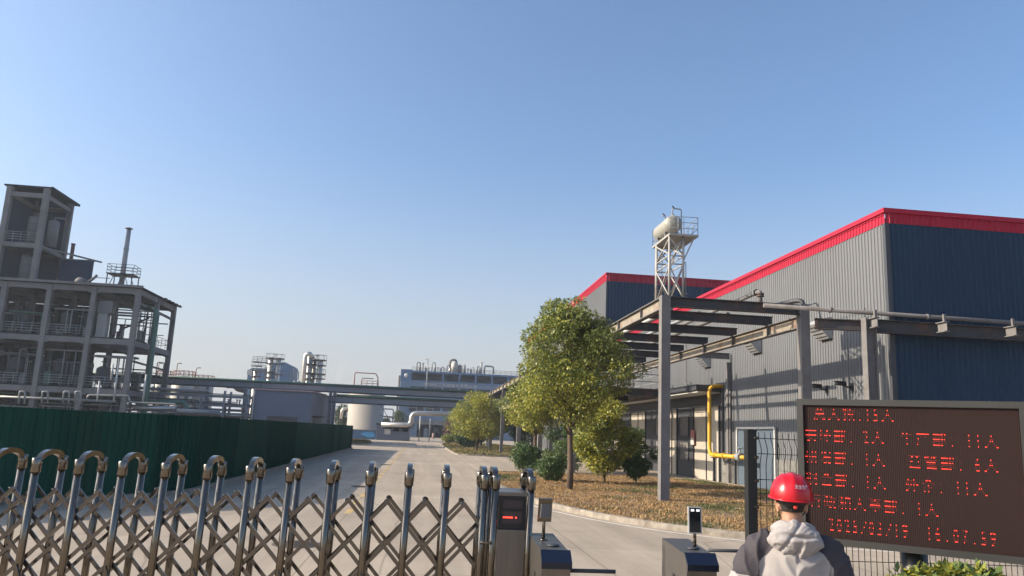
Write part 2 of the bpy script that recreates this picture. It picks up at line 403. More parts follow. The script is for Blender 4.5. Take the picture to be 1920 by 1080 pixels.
# shutter doors, infill and canopy on the long wall
yc0 = atx(1358, 760, XW).y
b = B(); b.box((XW-.075, yc0, 3.95), (XW-.04, 66, 4.75)); 
doors = [(Yw(1352), Yw(1304)), (Yw(1272), Yw(1252)), (Yw(1212), Yw(1184)), (59.5, 63.0)]
e = [yc0]+[v for d in doors for v in d]+[66]
for i in range(0, len(e), 2): b.box((XW-.075, e[i], 0), (XW-.04, e[i+1], 3.95))
b.build('door_bay_infill', m_dark, wh)
for i, (a, c) in enumerate(doors):
    b = B(); z = .02
    while z < 3.93: b.box((XW-.06, a+.02, z), (XW-.03, c-.02, z+.088)); b.box((XW-.048, a+.02, z+.088), (XW-.035, c-.02, z+.1)); z += .1
    d = b.build('shutter_door', m_shutter, wh)
    b = B(); b.box((XW-.1, (a+c)/2-.04, 0), (XW-.062, (a+c)/2+.04, 3.9)); b.build('mullion', m_dark, d)
    b = B(); b.box((XW-.15, a-.12, 0), (XW-.077, a, 3.97)); b.box((XW-.15, c, 0), (XW-.077, c+.12, 3.97)); b.box((XW-.15, a, 3.9), (XW-.077, c, 3.97)); b.build('door_frame', m_dark, d)
for a, c in ((Yw(1294), Yw(1278)), (Yw(1246), Yw(1232))):
    for z0, z1 in ((2.35, 3.4), (.95, 1.95)):
        b = B(); b.box((XW-.095, a, z0), (XW-.077, c, z1)); w = b.build('window', m_steel, wh)
        b = B()
        for q in ((a-.04, a), (c, c+.04)): b.box((XW-.13, q[0], z0-.04), (XW-.08, q[1], z1+.04))
        b.box((XW-.13, a, z0-.04), (XW-.08, c, z0)); b.box((XW-.13, a, z1), (XW-.08, c, z1+.04)); b.build('window_frame', m_dark, w)
b = B(); y0 = atx(1307, 727, XW-1.35).y
b.box((XW-1.35, y0, 4.62), (XW-.08, 66, 4.86)); b.box((XW-1.42, y0-.06, 4.66), (XW-1.35, 66, 4.95)); b.box((XW-1.35, y0-.06, 4.66), (XW-.08, y0, 4.95))
cn = b.build('canopy', m_dark, wh)
b = B(); b.box((XW-1.30, y0+.05, 4.55), (XW-.1, 65.9, 4.615)); b.build('soffit', m_white, cn)
# framed recess with door in the near wall
ya, yb_ = Yw(1458), Yw(1388)
b = B(); b.box((XW-.10, ya, .02), (XW-.088, yb_, 2.7)); d = b.build('side_door', mat('pale blue grey door', (.085, .115, .15), .45, 0, .08, 1), wh)
b = B(); b.box((XW-.17, ya-.1, 0), (XW-.09, ya, 2.8)); b.box((XW-.17, yb_, 0), (XW-.09, yb_+.1, 2.8)); b.box((XW-.17, ya, 2.7), (XW-.09, yb_, 2.8)); b.box((XW-.15, (ya+yb_)/2-.04, 0), (XW-.101, (ya+yb_)/2+.04, 2.7)); b.build('door_frame', m_white, d)
m_hood = mat('pale hood sheet', (.30, .31, .315), .55, 0, .1, 2)
# wall hoods
for px, py in ((1410, 645), (1537, 616), (1318, 674), (1640, 590)):
    if px > 1600: continue
    p = atx(px, py, XW-.3); y = p.y; z = p.z
    b = B(); x = XW-.035; w = .45
    prof = [(x, z+.42), (x-.50, z+.28), (x-.62, z+.12), (x-.16, z-.42), (x, z-.42)]
    vs = [(a, y-w, c) for a, c in prof]+[(a, y+w, c) for a, c in prof]
    b.poly(vs, [(4,3,2,1,0), (5,6,7,8,9)]+[(i, i+1, i+6, i+5) for i in range(4)])
    h = b.build('vent_hood', m_hood, wh)
    b = B()
    for k in range(4):
        t = .15+k*.22; a = Vector((x-.62, 0, z+.12)).lerp(Vector((x-.16, 0, z-.42)), t); b.box((a.x-.012, y-w+.05, a.z-.03), (a.x+.03, y+w-.05, a.z-.015))
    b.build('louvre', m_dark, h)
# drain pipe stub and wall post
p = atx(1286, 690, XW-.15); q = atx(1286, 720, XW-.15)
b = B(); b.tube([p+Vector((.1,0,1.6)), p+Vector((0,0,1.5)), q, q+Vector((0,-.25,-.06))], .04, 8, bend=.1); b.build('drain_pipe', m_steel, wh)
p = atx(1366, 700, XW-.12)
b = B(); b.box((XW-.22, p.y-.12, 0), (XW-.04, p.y+.12, 6.05)); b.tube([(XW-.2, p.y-.35, 4.6), (XW-.2, p.y-.35, .1)], .05, 8); b.build('wall_post', m_steel, wh)
# notice board
p = atx(1299, 820, XW-.16); b = B(); b.box((XW-.19, p.y-.28, p.z-.42), (XW-.155, p.y+.28, p.z+.42))
nb = b.build('notice_board', mat('faded red notice', (.42, .16, .15), .6, 0, .2, 6), wh)
b = B(); b.box((XW-.2, p.y-.26, p.z-.40), (XW-.191, p.y+.26, p.z-.02)); b.build('white_sheet', m_white, nb)
# wall cameras
for px, py, lab in ((1536, 725, 'black bullet camera on the grey warehouse wall, nearer the doors'), (1581, 720, 'black bullet camera on the grey warehouse wall, nearer the building corner')):
    p = atx(px, py, XW-.35); t = thing('security_camera', lab, 'camera', p, 'wall cameras')
    b = B(); b.tube([p+Vector((-.28,.02,.02)), p+Vector((.1,0,0))], .075, 10); b.box(p+Vector((-.33,-.09,.07)), p+Vector((.06,.09,.095))); b.build('camera_body', m_black, t)
    b = B(); b.tube([p+Vector((.02,0,-.05)), p+Vector((.2,0,-.12)), (XW-.03, p.y, p.z-.1)], .03, 8, bend=.06); b.box((XW-.06, p.y-.1, p.z-.22), (XW-.032, p.y+.1, p.z+.06)); b.build('wall_bracket', m_black, t)

# yellow gas pipe
yp, xp = 38.9, 14.72
zt_, zl = atx(1337, 722, xp).z, atx(1337, 853, xp).z
t = thing('gas_pipe', 'yellow gas pipe dropping down the warehouse wall to a valve on short stands', 'pipe', (xp, yp, 0))
b = B(); b.tube([(XW-.03,yp,zt_), (xp,yp,zt_), (xp,yp,zl), (xp,34.4,zl)], .098, 14, bend=.4)
for y in (38.0, 36.9, 35.5): b.lathe((xp,y,zl), [(.1,0),(.155,.0),(.155,.05),(.1,.05)], 14, axis='Y')
b.build('yellow_pipe', m_yel, t)
v = Vector((xp, atx(1387,854,xp).y, zl))
b = B(); b.lathe(v+Vector((0,-.2,0)), [(.2,0),(.2,.05),(.14,.06),(.18,.14),(.18,.26),(.14,.34),(.2,.35),(.2,.4)], 16, axis='Y'); b.tube([v, v+Vector((0,0,.42))], .045, 8); b.lathe(v+Vector((0,0,.40)), [(.16,0),(.19,.02),(.16,.04),(.02,.04)], 14); b.build('valve', m_rail, t)
for y in (38.3, atx(1379,880,xp).y):
    b = B(); b.box((xp-.05,y-.05,0),(xp+.05,y+.05,zl-.15)); b.box((xp-.14,y-.1,zl-.15),(xp+.14,y+.1,zl-.11)); b.build('pipe_stand', m_dark, t)
# bollards
for px, py, lab in ((1263, 888, 'black and yellow bollard by the shutter door, farther from the yellow pipe'), (1287.5, 892.5, 'black and yellow bollard by the shutter door, nearer the yellow pipe')):
    p = gnd(px, py); t = thing('bollard', lab, 'bollard', p, 'striped bollards')
    b = B(); b.tube([p, p+Vector((0,0,.98))], .085, 12); b.lathe(p+Vector((0,0,.98)), [(.085,0),(.06,.035),(.001,.045)], 12); b.build('post', m_black, t)
    b = B()
    for z in (.08, .38, .68): b.lathe(p+Vector((0,0,z)), [(.0875,0),(.0875,.14)], 12)
    b.build('yellow_band', m_yel, t)

# ================================================================== PIPE RACK
X1, X2 = 7.85, 12.72
rack = thing('pipe_rack', 'grey steel pipe rack running along the warehouses with rusty beams', 'pipe rack', (X1, 24.8, 0))
Ycol = [24.8, 40.3, 51.6, 63.2, 76.5, 89.5, 102.5]
for y in Ycol:
    for x, w in ((X1, .30), (X2, .32)):
        zt = 6.78 if x == X1 else 6.0
        if y == 24.8 and x == X2: zt = 6.78
        b = B(); d = .32
        b.box((x-w/2, y-d/2, 0), (x-w/2+.02, y+d/2, zt)); b.box((x+w/2-.02, y-d/2, 0), (x+w/2, y+d/2, zt)); b.box((x-w/2+.02, y-d/2+.004, 0), (x+w/2-.02, y-d/2+.02, zt)); b.box((x-w/2+.02, y+d/2-.02, 0), (x+w/2-.02, y+d/2-.004, zt))
        b.box((x-w/2-.1, y-d/2-.1, .0), (x+w/2+.1, y+d/2+.1, .025))
        b.build('column', m_steel, rack)
Ycr = [27.4]
while Ycr[-1] < 100: Ycr.append(Ycr[-1]+3.32)
for i in range(len(Ycol)-1):
    a, c = Ycol[i]+.17, Ycol[i+1]-.17
    for x, zt in ((X1, 6.76), (X2, 6.40)):
        b = B(); b.ibeam((x, a, zt-.21), (x, c, zt-.21), .24, .42, 1); 
        # pale weathered web
        b.box((x-.013, a, zt-.37), (x+.013, c, zt-.05), 0)
        for y in Ycr:
            if a < y < c: b.box((x-.115, y-.012, zt-.385), (x+.115, y+.012, zt-.035), 1)
        b.build('longitudinal_beam', [m_steelw, m_steel], rack)
m_beamd = mat('dark rusted beam', (.045, .045, .05), .7, 0, .3, 3, stain=RUST, stain_amt=.6)
b0 = B(); b0.ibeam((X1+.16, 24.8, 6.585), (X2-.17, 24.8, 6.585), .26, .34); b0.build('cross_beam', m_beamd, rack)
for y in Ycr:
    b0 = B(); b0.ibeam((X1+.02, y, 6.57), (X2+.1, y, 6.57), .22, .33); b0.build('cross_beam', m_beamd, rack)
# lower level from the second frame on
for x in (X1, X2):
    for i in range(1, len(Ycol)-1):
        b = B(); b.ibeam((x, Ycol[i]+.17, 4.45), (x, Ycol[i+1]-.17, 4.45), .24, .4, 1); b.box((x-.013, Ycol[i]+.17, 4.3), (x+.013, Ycol[i+1]-.17, 4.6), 0); b.build('longitudinal_beam', [m_steelw, m_steel], rack)
for y in np.arange(40.3, 102, 6.5):
    b = B(); b.ibeam((X1+.2, y, 4.45), (X2-.2, y, 4.45), .22, .34); b.build('cross_beam', m_beamd, rack)
b = B(); b.box((10.0, 40.5, 4.66), (12.5, 64, 4.69)); b.build('walkway_deck', m_dark, rack)
b = B(); b.rail([(X1+.4, 40.4), (12.5, 40.4), (12.5, 60)], 4.67, 1.15, 1.6, .022, 3); b.build('handrail', m_rail, rack)
# bracket to the wall
p = atx(1364, 668, XW-.2); b = B(); b.ibeam((X2+.15, p.y, p.z), (XW-.1, p.y, p.z), .2, .3); b.build('wall_bracket_beam', m_steel, rack)
b = B()
# knee brackets on the near rear column
for y in (40.3,):
    b.bar((X2, y-.25, 5.4), (X2, y-.95, 6.0), .1, .1); b.bar((X2, y+.25, 5.4), (X2, y+.95, 6.0), .1, .1)
b.build('knee_brace', m_steel, rack)
# pipes carried by the rack: each its own run
for x, z, r, m, lab in ((9.1, 6.86, .10, m_pipe, 'pale pipe lying along the rack top near its road side'), (11.35, 6.84, .085, m_steel, 'grey pipe along the rack top nearer the warehouse'), (10.2, 6.83, .07, m_rail, 'thin pale pipe along the middle of the rack top'), (8.7, 4.78, .09, m_pipe, 'pale pipe on the lower level of the rack')):
    b = B(); b.tube([(x, 28 if z > 6 else 41, z), (x, 102, z)], r, 10)
    tag(b.build('rack_pipe', m, loc=(x, 28, z)), lab, 'pipe', 'pipes on the rack')
p0 = at(1425, 546, 25.0)
t = thing('flanged_pipe', 'grey rack pipe with a flanged bend turning down at the near cross beam', 'pipe', p0)
b = B(); b.tube([p0+Vector((.05, 13, -.1)), p0, p0+Vector((0,-.02,-.42))], .075, 10, bend=.12); b.build('pipe', m_steel, t)
b = B(); b.lathe(p0+Vector((0,-.02,-.2)), [(.13,0),(.13,.04),(.1,.04),(.1,.08),(.13,.08),(.13,.12)], 14); b.build('flange', m_beamd, t); b = B(); b.lathe(p0+Vector((.0,.25,0)), [(.12,0),(.12,.04)], 14, axis='Y'); b.build('flange', m_beamd, t)
# long pipe along the near beam to the right, on brackets
YB = 23.75
pa = at(1432, 572.5, 24.4); pb = at(1925, 607, YB)
b = B(); d = pb-pa; b.tube([pa, pa+d*1.35], .075, 12)
for k in (.25, .62, 1.0): q = pa+d*k; b.tube([q-d.normalized()*.03, q+d.normalized()*.03], .10, 12)
tag(b.build('service_pipe', m_steel, loc=pa), 'long grey pipe running right from the rack in front of the blue end wall', 'pipe')
# green elbow pipe by the second column
p = at(1502, 568, 24.9); b = B(); b.tube([p+Vector((-.45,.9,.04)), p+Vector((-.1,.2,.1)), p+Vector((.05,0,.08)), p+Vector((.08,0,-.2))], .085, 10, bend=.15)
tag(b.build('elbow_pipe', m_dark, loc=p), 'dark elbow pipe on top of the second rack column', 'pipe')
p = at(1532, 566, 24.9); q = at(1540, 603, 24.9); b = B(); b.tube([at(1505, 576, 24.9), p, q, q+Vector((.25,0,-.05))], .03, 8, bend=.15)
tag(b.build('drain_tube', m_pipe, loc=p), 'thin bright bent tube beside the second rack column', 'pipe')
# branch beam with brackets in front of the end wall
br = thing('branch_beam', 'dark steel beam on a slim post with short bracket ends, in front of the blue end wall', 'beam', (14.5, YB, 0))
q0 = at(1548, 597, YB+.4); q1 = at(1630, 604, YB); zb = at(1700, 602, YB).z-.22
b = B(); b.ibeam((at(1640,610,YB).x, YB+.1, zb), (at(1640,610,YB).x+12, YB+.1, zb), .26, .44); b.ibeam((X2+.2, 24.4, zb+.05), (at(1640,610,YB).x-.1, YB+.15, zb), .22, .36); b.build('beam', m_beamd, br)
xa = at(1620, 640, YB).x; xb = at(1640, 640, YB).x
b = B(); b.box((xa, YB-.16, 0), (xa+.022, YB+.14, zb+.24)); b.box((xb-.022, YB-.16, 0), (xb, YB+.14, zb+.24)); b.box((xa+.022, YB-.02, 0), (xb-.022, YB, zb+.24)); b.build('post', m_steel, br)
for px in (1646, 1776, 1905):
    x = at(px, 612, YB-.5).x; b = B(); b.ibeam((x, YB-.5, zb+.04), (x, YB-.04, zb+.04), .17, .34, 0); b.box((x-.04, YB-.42, zb+.215), (x+.04, YB-.34, zb+.46), 0)
    b.build('bracket', m_steel, br)

# ================================================================== HEAD TANK TOWER
tw = thing('tank_tower', 'small white steel tower carrying a horizontal tank on a railed platform', 'water tower', (8.4, 25.9, 6.78))
Yn, Yf = 25.7, 27.15
L_ = [(at(1255,500,Yn).x, Yn), (at(1281,500,Yn).x, Yn), (at(1231,500,Yf).x, Yf), (at(1255,500,Yf).x, Yf)]
zp = at(1262, 437, Yn-.15).z
m_tow = mat('pale tower paint', (.34, .33, .31), .5, 0, .12, 3, stain=RUST, stain_amt=.35)
for x, y in L_:
    b = B(); b.tube([(x,y,6.79), (x,y,zp-.02)], .043, 10); b.lathe((x,y,6.77), [(.11,0),(.11,.03),(.06,.1),(.045,.14)], 12); b.build('tower_leg', m_tow, tw)
zm = (6.8+zp)/2+.12
def X_(b, p, q, z0, z1):
    b.tube([(p[0],p[1],z0), (q[0],q[1],z1)], .028, 8); b.tube([(q[0],q[1],z0), (p[0],p[1],z1)], .028, 8)
for p, q in ((L_[0],L_[1]), (L_[0],L_[2]), (L_[1],L_[3]), (L_[2],L_[3])):
    b = B(); X_(b, p, q, 6.95, zm-.03); X_(b, p, q, zm+.35, zp-.15); b.tube([(p[0],p[1],zm), (q[0],q[1],zm)], .026, 8); b.tube([(p[0],p[1],zm+.3), (q[0],q[1],zm+.3)], .026, 8); b.tube([(p[0],p[1],6.9), (q[0],q[1],6.9)], .024, 8); b.build('cross_brace', m_tow, tw)
x0, x1 = at(1261,436,Yn-.15).x, at(1310,438,Yn-.15).x; y0, y1 = Yn-.15, Yf+.5
x0 = min(x0, L_[2][0]-.03)
b = B(); b.box((x0,y0,zp-.07), (x1,y1,zp)); b.build('platform', m_tow, tw)
b = B(); b.bar((x1-.12, y0+.1, zp-.07), (L_[1][0], L_[1][1], zp-.95), .045, .045); b.bar((x1-.12, y1-.1, zp-.07), (L_[3][0], L_[3][1], zp-.95), .045, .045); b.build('strut', m_tow, tw)
b = B(); b.rail([(x0+.02,y0+.02),(x1-.02,y0+.02),(x1-.02,y1-.02),(x0+.02,y1-.02),(x0+.02,y1-.6)], zp, .63, .5, .011, 3, nn=6); b.tube([(x0+.02,y0+.02,zp+.63),(x0+.02,y0+.5,zp+.63),(x0+.02,y0+.5,zp)], .011, 6); b.build('railing', m_rail, tw)
tc_ = at(1264, 418, Yn+.05); r = .315
b = B(); l = 1.55
b.lathe((tc_.x, tc_.y, zp+.42), [(.001,-.12),(r*.5,-.09),(r*.85,-.03),(r,.04),(r,l-.04),(r*.85,l+.03),(r*.5,l+.09),(.001,l+.12)], 28, axis='Y')
tk = b.build('tank', mat('weathered cream tank', (.31,.305,.27), .5, .1, .15, 2.5, stain=(.30,.27,.22), stain_amt=.4), tw)
b = B()
for yy in (.35, l-.35): b.bar((tc_.x-.2, tc_.y+yy, zp), (tc_.x-.2, tc_.y+yy, zp+.22), .06, .05); b.bar((tc_.x+.2, tc_.y+yy, zp), (tc_.x+.2, tc_.y+yy, zp+.22), .06, .05); b.bar((tc_.x-.26, tc_.y+yy, zp+.14), (tc_.x+.26, tc_.y+yy, zp+.14), .05, .06)
b.build('saddle', m_tow, tw)
zt = zp+.42+r
b = B(); b.tube([(tc_.x,tc_.y+.2,zt-.03),(tc_.x,tc_.y+.2,zt+.3),(tc_.x+.33,tc_.y+.2,zt+.28),(tc_.x+.33,tc_.y+.2,zp)], .024, 8, bend=.06); b.tube([(tc_.x-.04,tc_.y+.9,zt-.03),(tc_.x-.04,tc_.y+.9,zt+.2),(tc_.x-.16,tc_.y+.9,zt+.2)], .022, 8, bend=.05); b.lathe((tc_.x,tc_.y+.2,zt+.02), [(.05,0),(.05,.05)], 10); b.tube([(tc_.x+.1,tc_.y-.16,zp+.1),(tc_.x+.1,tc_.y-.16,zp+.62)], .022, 8); b.build('tank_pipework', m_rail, tw)
b = B(); lx = L_[2][0]+.12; ly = Yf+.12
for s_ in (-.13, .13): b.tube([(lx+s_, ly, 6.8), (lx+s_, ly, zp+.6)], .014, 6)
for z in np.arange(7., zp+.5, .22): b.tube([(lx-.13, ly, z), (lx+.13, ly, z)], .01, 6)
b.build('ladder', m_tow, tw)
b = B(); q = at(1286, 545, Yn); b.tube([(q.x, Yn, 6.8), (q.x, Yn, at(1286,492,Yn).z), (q.x-.06, Yn, at(1286,492,Yn).z), (q.x-.06,Yn,at(1286,492,Yn).z-.1)], .016, 8, bend=.05); b.lathe((q.x,Yn,6.9), [(.05,0),(.05,.06)], 10); b.lathe((q.x,Yn,7.05), [(.045,0),(.045,.04)], 10); b.build('riser_pipe', m_rail, tw)
# two birds
m_bird = mat('dark plumage', (.02, .02, .024), .7, 0, .2, 20)
for px, py, yy, lab in ((1250.5, 389.5, tc_.y+.9, 'small dark bird perched on the lower tank pipe'), (1260.5, 384, tc_.y+.2, 'small dark bird perched on the upper tank pipe')):
    p = at(px, py, yy)
    if yy < tc_.y+.5: p.z = zt+.325; p.x = tc_.x+.03
    else: p.z = zt+.226; p.x = tc_.x-.09
    bm = bmesh.new(); bmesh.ops.create_uvsphere(bm, u_segments=12, v_segments=8, radius=1)
    for v in bm.verts:
        c = v.co
        k = 1-.35*max(0, -c.x)
        v.co = Vector((c.x*.075, c.y*.036*k, c.z*.042*k+c.x*.02+.03))
    ret = bmesh.ops.create_uvsphere(bm, u_segments=10, v_segments=6, radius=.027)
    for v in ret['verts']: v.co += Vector((.07, 0, .075))
    ret = bmesh.ops.create_cone(bm, segments=6, radius1=.010, radius2=.001, depth=.04, cap_ends=True)
    for v in ret['verts']: v.co = Vector((v.co.z+.11, v.co.y, -v.co.x+.072))
    ret = bmesh.ops.create_cube(bm, size=1)
    for v in ret['verts']: v.co = Vector((v.co.x*.08-.10, v.co.y*.03, v.co.z*.008+.01))
    for sy in (-.012, .012):
        ret = bmesh.ops.create_cone(bm, segments=5, radius1=.004, radius2=.004, depth=.035, cap_ends=True)
        for v in ret['verts']: v.co += Vector((.005, sy, -.012))
    me = bpy.data.meshes.new('bird'); bm.to_mesh(me); bm.free(); me.materials.append(m_bird)
    for f in me.polygons: f.use_smooth = True
    o = bpy.data.objects.new('bird', me); COL.objects.link(o); o.location = p; o.scale = (.62,.62,.72); o.rotation_euler = (0,0,R(200)); tag(o, lab, 'bird', 'birds on the tank tower')

m_greens = [m_green, mat('green hoarding sheet, sun faded', (.006, .062, .040), .6, 0, .35, 1.4, stretch=(3, 3, .25), stain=(.022,.048,.028), stain_amt=.7, spec=.1), mat('green hoarding sheet, dusty', (.004, .052, .038), .6, 0, .35, 1.8, stretch=(4, 4, .2), stain=(.030,.050,.034), stain_amt=.6, spec=.1)]
# ================================================================== GREEN HOARDING
gf = thing('hoarding', 'dark green ribbed sheet hoarding along the left side of the road', 'fence', (-6.4, 22, 0))
fp = [(-15.5, 10.9), (-8.76, 18.85), (-6.75, 21.45), (-6.35, 23.3), (-6.4, 74.9)]
def segs(p, q, step):
    p = Vector(p); q = Vector(q); n = max(1, round((q-p).length/step)); return [(p.lerp(q, i/n), p.lerp(q, (i+1)/n)) for i in range(n)]
for p, q in zip(fp[:-1], fp[1:]):
    for a, c in segs(p, q, 2.6):
        d = (c-a); L = d.length; d.normalize(); b = B(); nr = (d.y, -d.x)
        tz = 2.12+random.uniform(-.012, .012); k = random.uniform(-.012, .012)
        b.corr((a.x+nr[0]*k-d.x*.03, a.y+nr[1]*k-d.y*.03), d, nr, L+.06, .1, tz, .19, .034)
        b.corr((a.x-nr[0]*(.004-k)-d.x*.03, a.y-nr[1]*(.004-k)-d.y*.03), d, nr, L+.06, .1, tz-.002, .19, .034)
        b.build('sheet_panel', random.choice(m_greens), gf)
        b = B(); b.bar((a.x-nr[0]*.07, a.y-nr[1]*.07, 0), (a.x-nr[0]*.07, a.y-nr[1]*.07, 2.05), .06, .06); b.build('fence_post', m_dark, gf)
for p, q in zip(fp[:-1], fp[1:]):
    b = B(); p = Vector((*p, 0)); q = Vector((*q, 0)); b.bar(p+Vector((0,0,.055)), q+Vector((0,0,.055)), .24, .11); b.build('concrete_footing', m_kerb, gf)

# ================================================================== PROCESS BUILDING
XR, Y0, Y1, Y2 = -32.75, 90.25, 96.6, 103.0
LV = [4.94, 10.5, 16.32]
pb_ = thing('process_building', 'open concrete frame process plant of three storeys full of vessels and pipes', 'industrial building', (XR, Y0, 0))
XC = [XR-4.73*i for i in range(7)]
for x in XC:
    for y in (Y0, Y1, Y2):
        b = B(); b.box((x-.26, y-.26, 0), (x+.26, y+.26, LV[2]-.05)); b.build('column', m_conc, pb_)
for z in LV:
    b = B()
    for y in (Y0, Y1, Y2):
        for i in range(len(XC)-1):
            b.box((XC[i+1]+.262, y-.16, z-.62), (XC[i]-.262, y+.16, z-.002))
            for sx, x in ((1, XC[i+1]+.262), (-1, XC[i]-.262)):
                b.poly([(x, y-.15, z-.62), (x+sx*.5, y-.15, z-.62), (x, y-.15, z-.8), (x, y+.15, z-.62), (x+sx*.5, y+.15, z-.62), (x, y+.15, z-.8)], [(0,1,2), (5,4,3), (1,4,5,2)])
    for x in XC:
        b.box((x-.15, Y0+.262, z-.6), (x+.15, Y1-.262, z-.004)); b.box((x-.15, Y1+.262, z-.6), (x+.15, Y2-.262, z-.004))
    b.build('floor_beam', m_conc, pb_)
for z in LV[:2]:
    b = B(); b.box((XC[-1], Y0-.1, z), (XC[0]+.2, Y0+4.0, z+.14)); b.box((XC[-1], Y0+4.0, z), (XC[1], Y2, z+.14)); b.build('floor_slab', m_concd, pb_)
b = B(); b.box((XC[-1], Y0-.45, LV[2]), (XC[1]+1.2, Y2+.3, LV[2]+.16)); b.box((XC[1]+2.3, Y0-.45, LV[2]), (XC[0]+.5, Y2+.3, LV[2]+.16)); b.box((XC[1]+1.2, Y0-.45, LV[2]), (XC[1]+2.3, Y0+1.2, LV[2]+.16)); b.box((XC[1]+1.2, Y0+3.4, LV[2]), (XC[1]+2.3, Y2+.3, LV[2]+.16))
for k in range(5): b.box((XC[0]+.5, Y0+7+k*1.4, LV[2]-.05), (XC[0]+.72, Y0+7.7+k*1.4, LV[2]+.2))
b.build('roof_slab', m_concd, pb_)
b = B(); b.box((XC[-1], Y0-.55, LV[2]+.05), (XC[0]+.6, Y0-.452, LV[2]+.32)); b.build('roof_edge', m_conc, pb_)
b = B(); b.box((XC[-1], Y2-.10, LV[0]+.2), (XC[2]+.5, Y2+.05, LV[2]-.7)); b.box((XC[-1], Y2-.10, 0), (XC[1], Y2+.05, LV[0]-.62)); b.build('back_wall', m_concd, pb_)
b = B(); b.box((XC[-1]-.1, Y0-.2, 0), (XC[-1]-.02, Y2+.2, LV[2]-.06)); b.build('sun_block_wall', m_concd, pb_)  # unseen end wall added to keep sunlight out of the plant interior
for z in LV[:2]:
    for i in range(4 if z < 6 else 4):
        if i == 0 and z > 6: continue
        b = B(); b.rail([(XC[i+1]+.3, Y0-.05), (XC[i]-.3, Y0-.05)], z+.14, 1.15, .95, .032, 4); b.build('railing', m_rail, pb_)
# pipes inside the frame: verticals and runs
for z0 in (.3, LV[0]+.2, LV[1]+.2):
    for i in range(4):
        xa, xb = XC[i+1]+.5, XC[i]-.5
        for k in range(3):
            y = Y0+random.uniform(1.0, 3.4); zr = z0+random.uniform(2.2, 4.0); 
            pa = (xa, y, zr); pz = [(random.uniform(xa, xb), y, z0+.1)]
            b = B(); b.tube([(xa-.4, y, zr), (xb+.4, y, zr)], random.choice((.07,.09,.12)), 8)
            for _ in range(2): xq = random.uniform(xa, xb); b.tube([(xq, y, zr), (xq, y, z0+random.uniform(.2, .9))], .07, 8)
            b.build('process_pipe', random.choice((m_pipe, m_pipe, m_steel, m_pipeg)), pb_)
b = B()
for z0, z1 in ((LV[1]+.2, LV[2]-2.2),):
    x = XC[0]-1.3; y = Y1+1
    b.bar((XC[1]+.4, y, z0+1.6), (XC[0]-.4, y-2, z1-.4), .12, .2); b.bar((XC[1]+.4, y, z1), (XC[0]-.4, y, z1), .12, .18); b.bar((x, y, z0), (x, y, z1+1.2), .14, .14); b.bar((x+.8, y, z0), (x+.8, y, z1), .1, .1)
b.bar((XR, Y0+.3, LV[2]-1.55), (XR, Y2-.3, LV[2]-1.75), .16, .3); b.bar((XR, Y0+.3, LV[1]-2.3), (XR, Y2-.3, LV[1]-2.5), .14, .22)
b.rail([(XC[1]+.5, Y2), (XR, Y2), (XR, Y1)], LV[1]+.1, 1.2, 1.5, .03, 2)
b.build('inner_steelwork', m_dark, pb_)
for f, z0 in enumerate((.3, LV[0]+.2, LV[1]+.2)):
    for i in range(1, 4):
        for k in range(5):
            x = random.uniform(XC[i+1]+.5, XC[i]-.5); y = Y0+random.uniform(.6, 5); b = B(); h = random.uniform(1.2, 4.4)
            if k % 2: b.tube([(x,y,z0),(x,y,z0+h),(x+random.uniform(-1.2,1.2),y,z0+h)], random.choice((.05,.07,.1)), 8, bend=.2)
            else: b.box((x-.35,y-.3,z0),(x+.35,y+.3,z0+random.uniform(.5,1.5))); b.tube([(x,y,z0+.4),(x,y,z0+h)], .06, 8)
            b.build('process_pipe' if k % 2 else 'pump_unit', random.choice((m_pipei, m_steel, m_dark, m_pipeg)), pb_)
for f, z0 in enumerate((LV[0]+.2, LV[1]+.2)):
    for k in range(16):
        x = random.uniform(XC[1]+.5, XC[0]-.5); y = random.uniform(Y1-2, Y2-.4); h = random.uniform(.8, 4.2); b = B()
        if k % 3 == 0: b.tube([(XC[1]+.3,y,z0+h),(XC[0]-.3,y,z0+h)], random.choice((.05,.08)), 8)
        elif k % 3 == 1: b.tube([(x,y,z0-.3),(x,y,z0+h),(x+.8,y,z0+h),(x+.8,y,z0-.3)], .06, 8, bend=.2)
        else: b.tube([(x,y,z0-.4),(x,y,z0+h*.5)], .22, 10); b.lathe((x,y,z0+h*.5), [(.22,0),(.3,.03),(.3,.1),(.12,.2),(.02,.22)], 10)
        b.build('process_pipe', random.choice((m_pipei, m_dark, m_steel)), pb_)
# low white pipes in front
def run(name, pts, r, m, lab, grp=None, bend=.25, cat='pipe'):
    b = B(); b.tube(pts, r, 8, bend=bend); return tag(b.build(name, m, loc=pts[0]), lab, cat, grp)
G1 = 'pipes in front of the process building'
run('front_pipe', [at(-60,741,88), at(217,753,88)], .13, m_pipe, 'long pale pipe running low in front of the process building', G1)
run('front_pipe', [at(163,748,87.5), at(165,741,87.5), at(242,742,87.5), at(243,754,87.5), at(330,758,87.5), at(330,766,87.5)], .10, m_pipe, 'stepped pale pipe bending down at the right front corner of the process building', G1)
for px, y0, y1 in ((182, 714, 752), (213, 687, 752), (268, 702, 752), (208, 682, 713)):
    run('vent_pipe', [at(px,y1,87), at(px+(y1-y0)*.13,y0,87)], .10, m_white, {182:'short pale upright pipe in front of the first floor of the process building',213:'tall pale upright pipe in front of the process building corner',268:'pale upright pipe right of the process building corner column',208:'stub of pale upright pipe high beside the corner column'}[px], G1)
for i, px in enumerate((35, 78, 118, 140)):
    run('u_bend_pipe', [at(px,757,87.2), at(px+2,734,87.2), at(px+12,734.5,87.2), at(px+11,757,87.2)], .10, m_pipe, ['pale U bend pipe at the far left foot of the process building','pale U bend pipe in the second bay of the process building foot','pale U bend pipe left of the third ground floor column','pale U bend pipe right of the third ground floor column'][i], G1, .15)
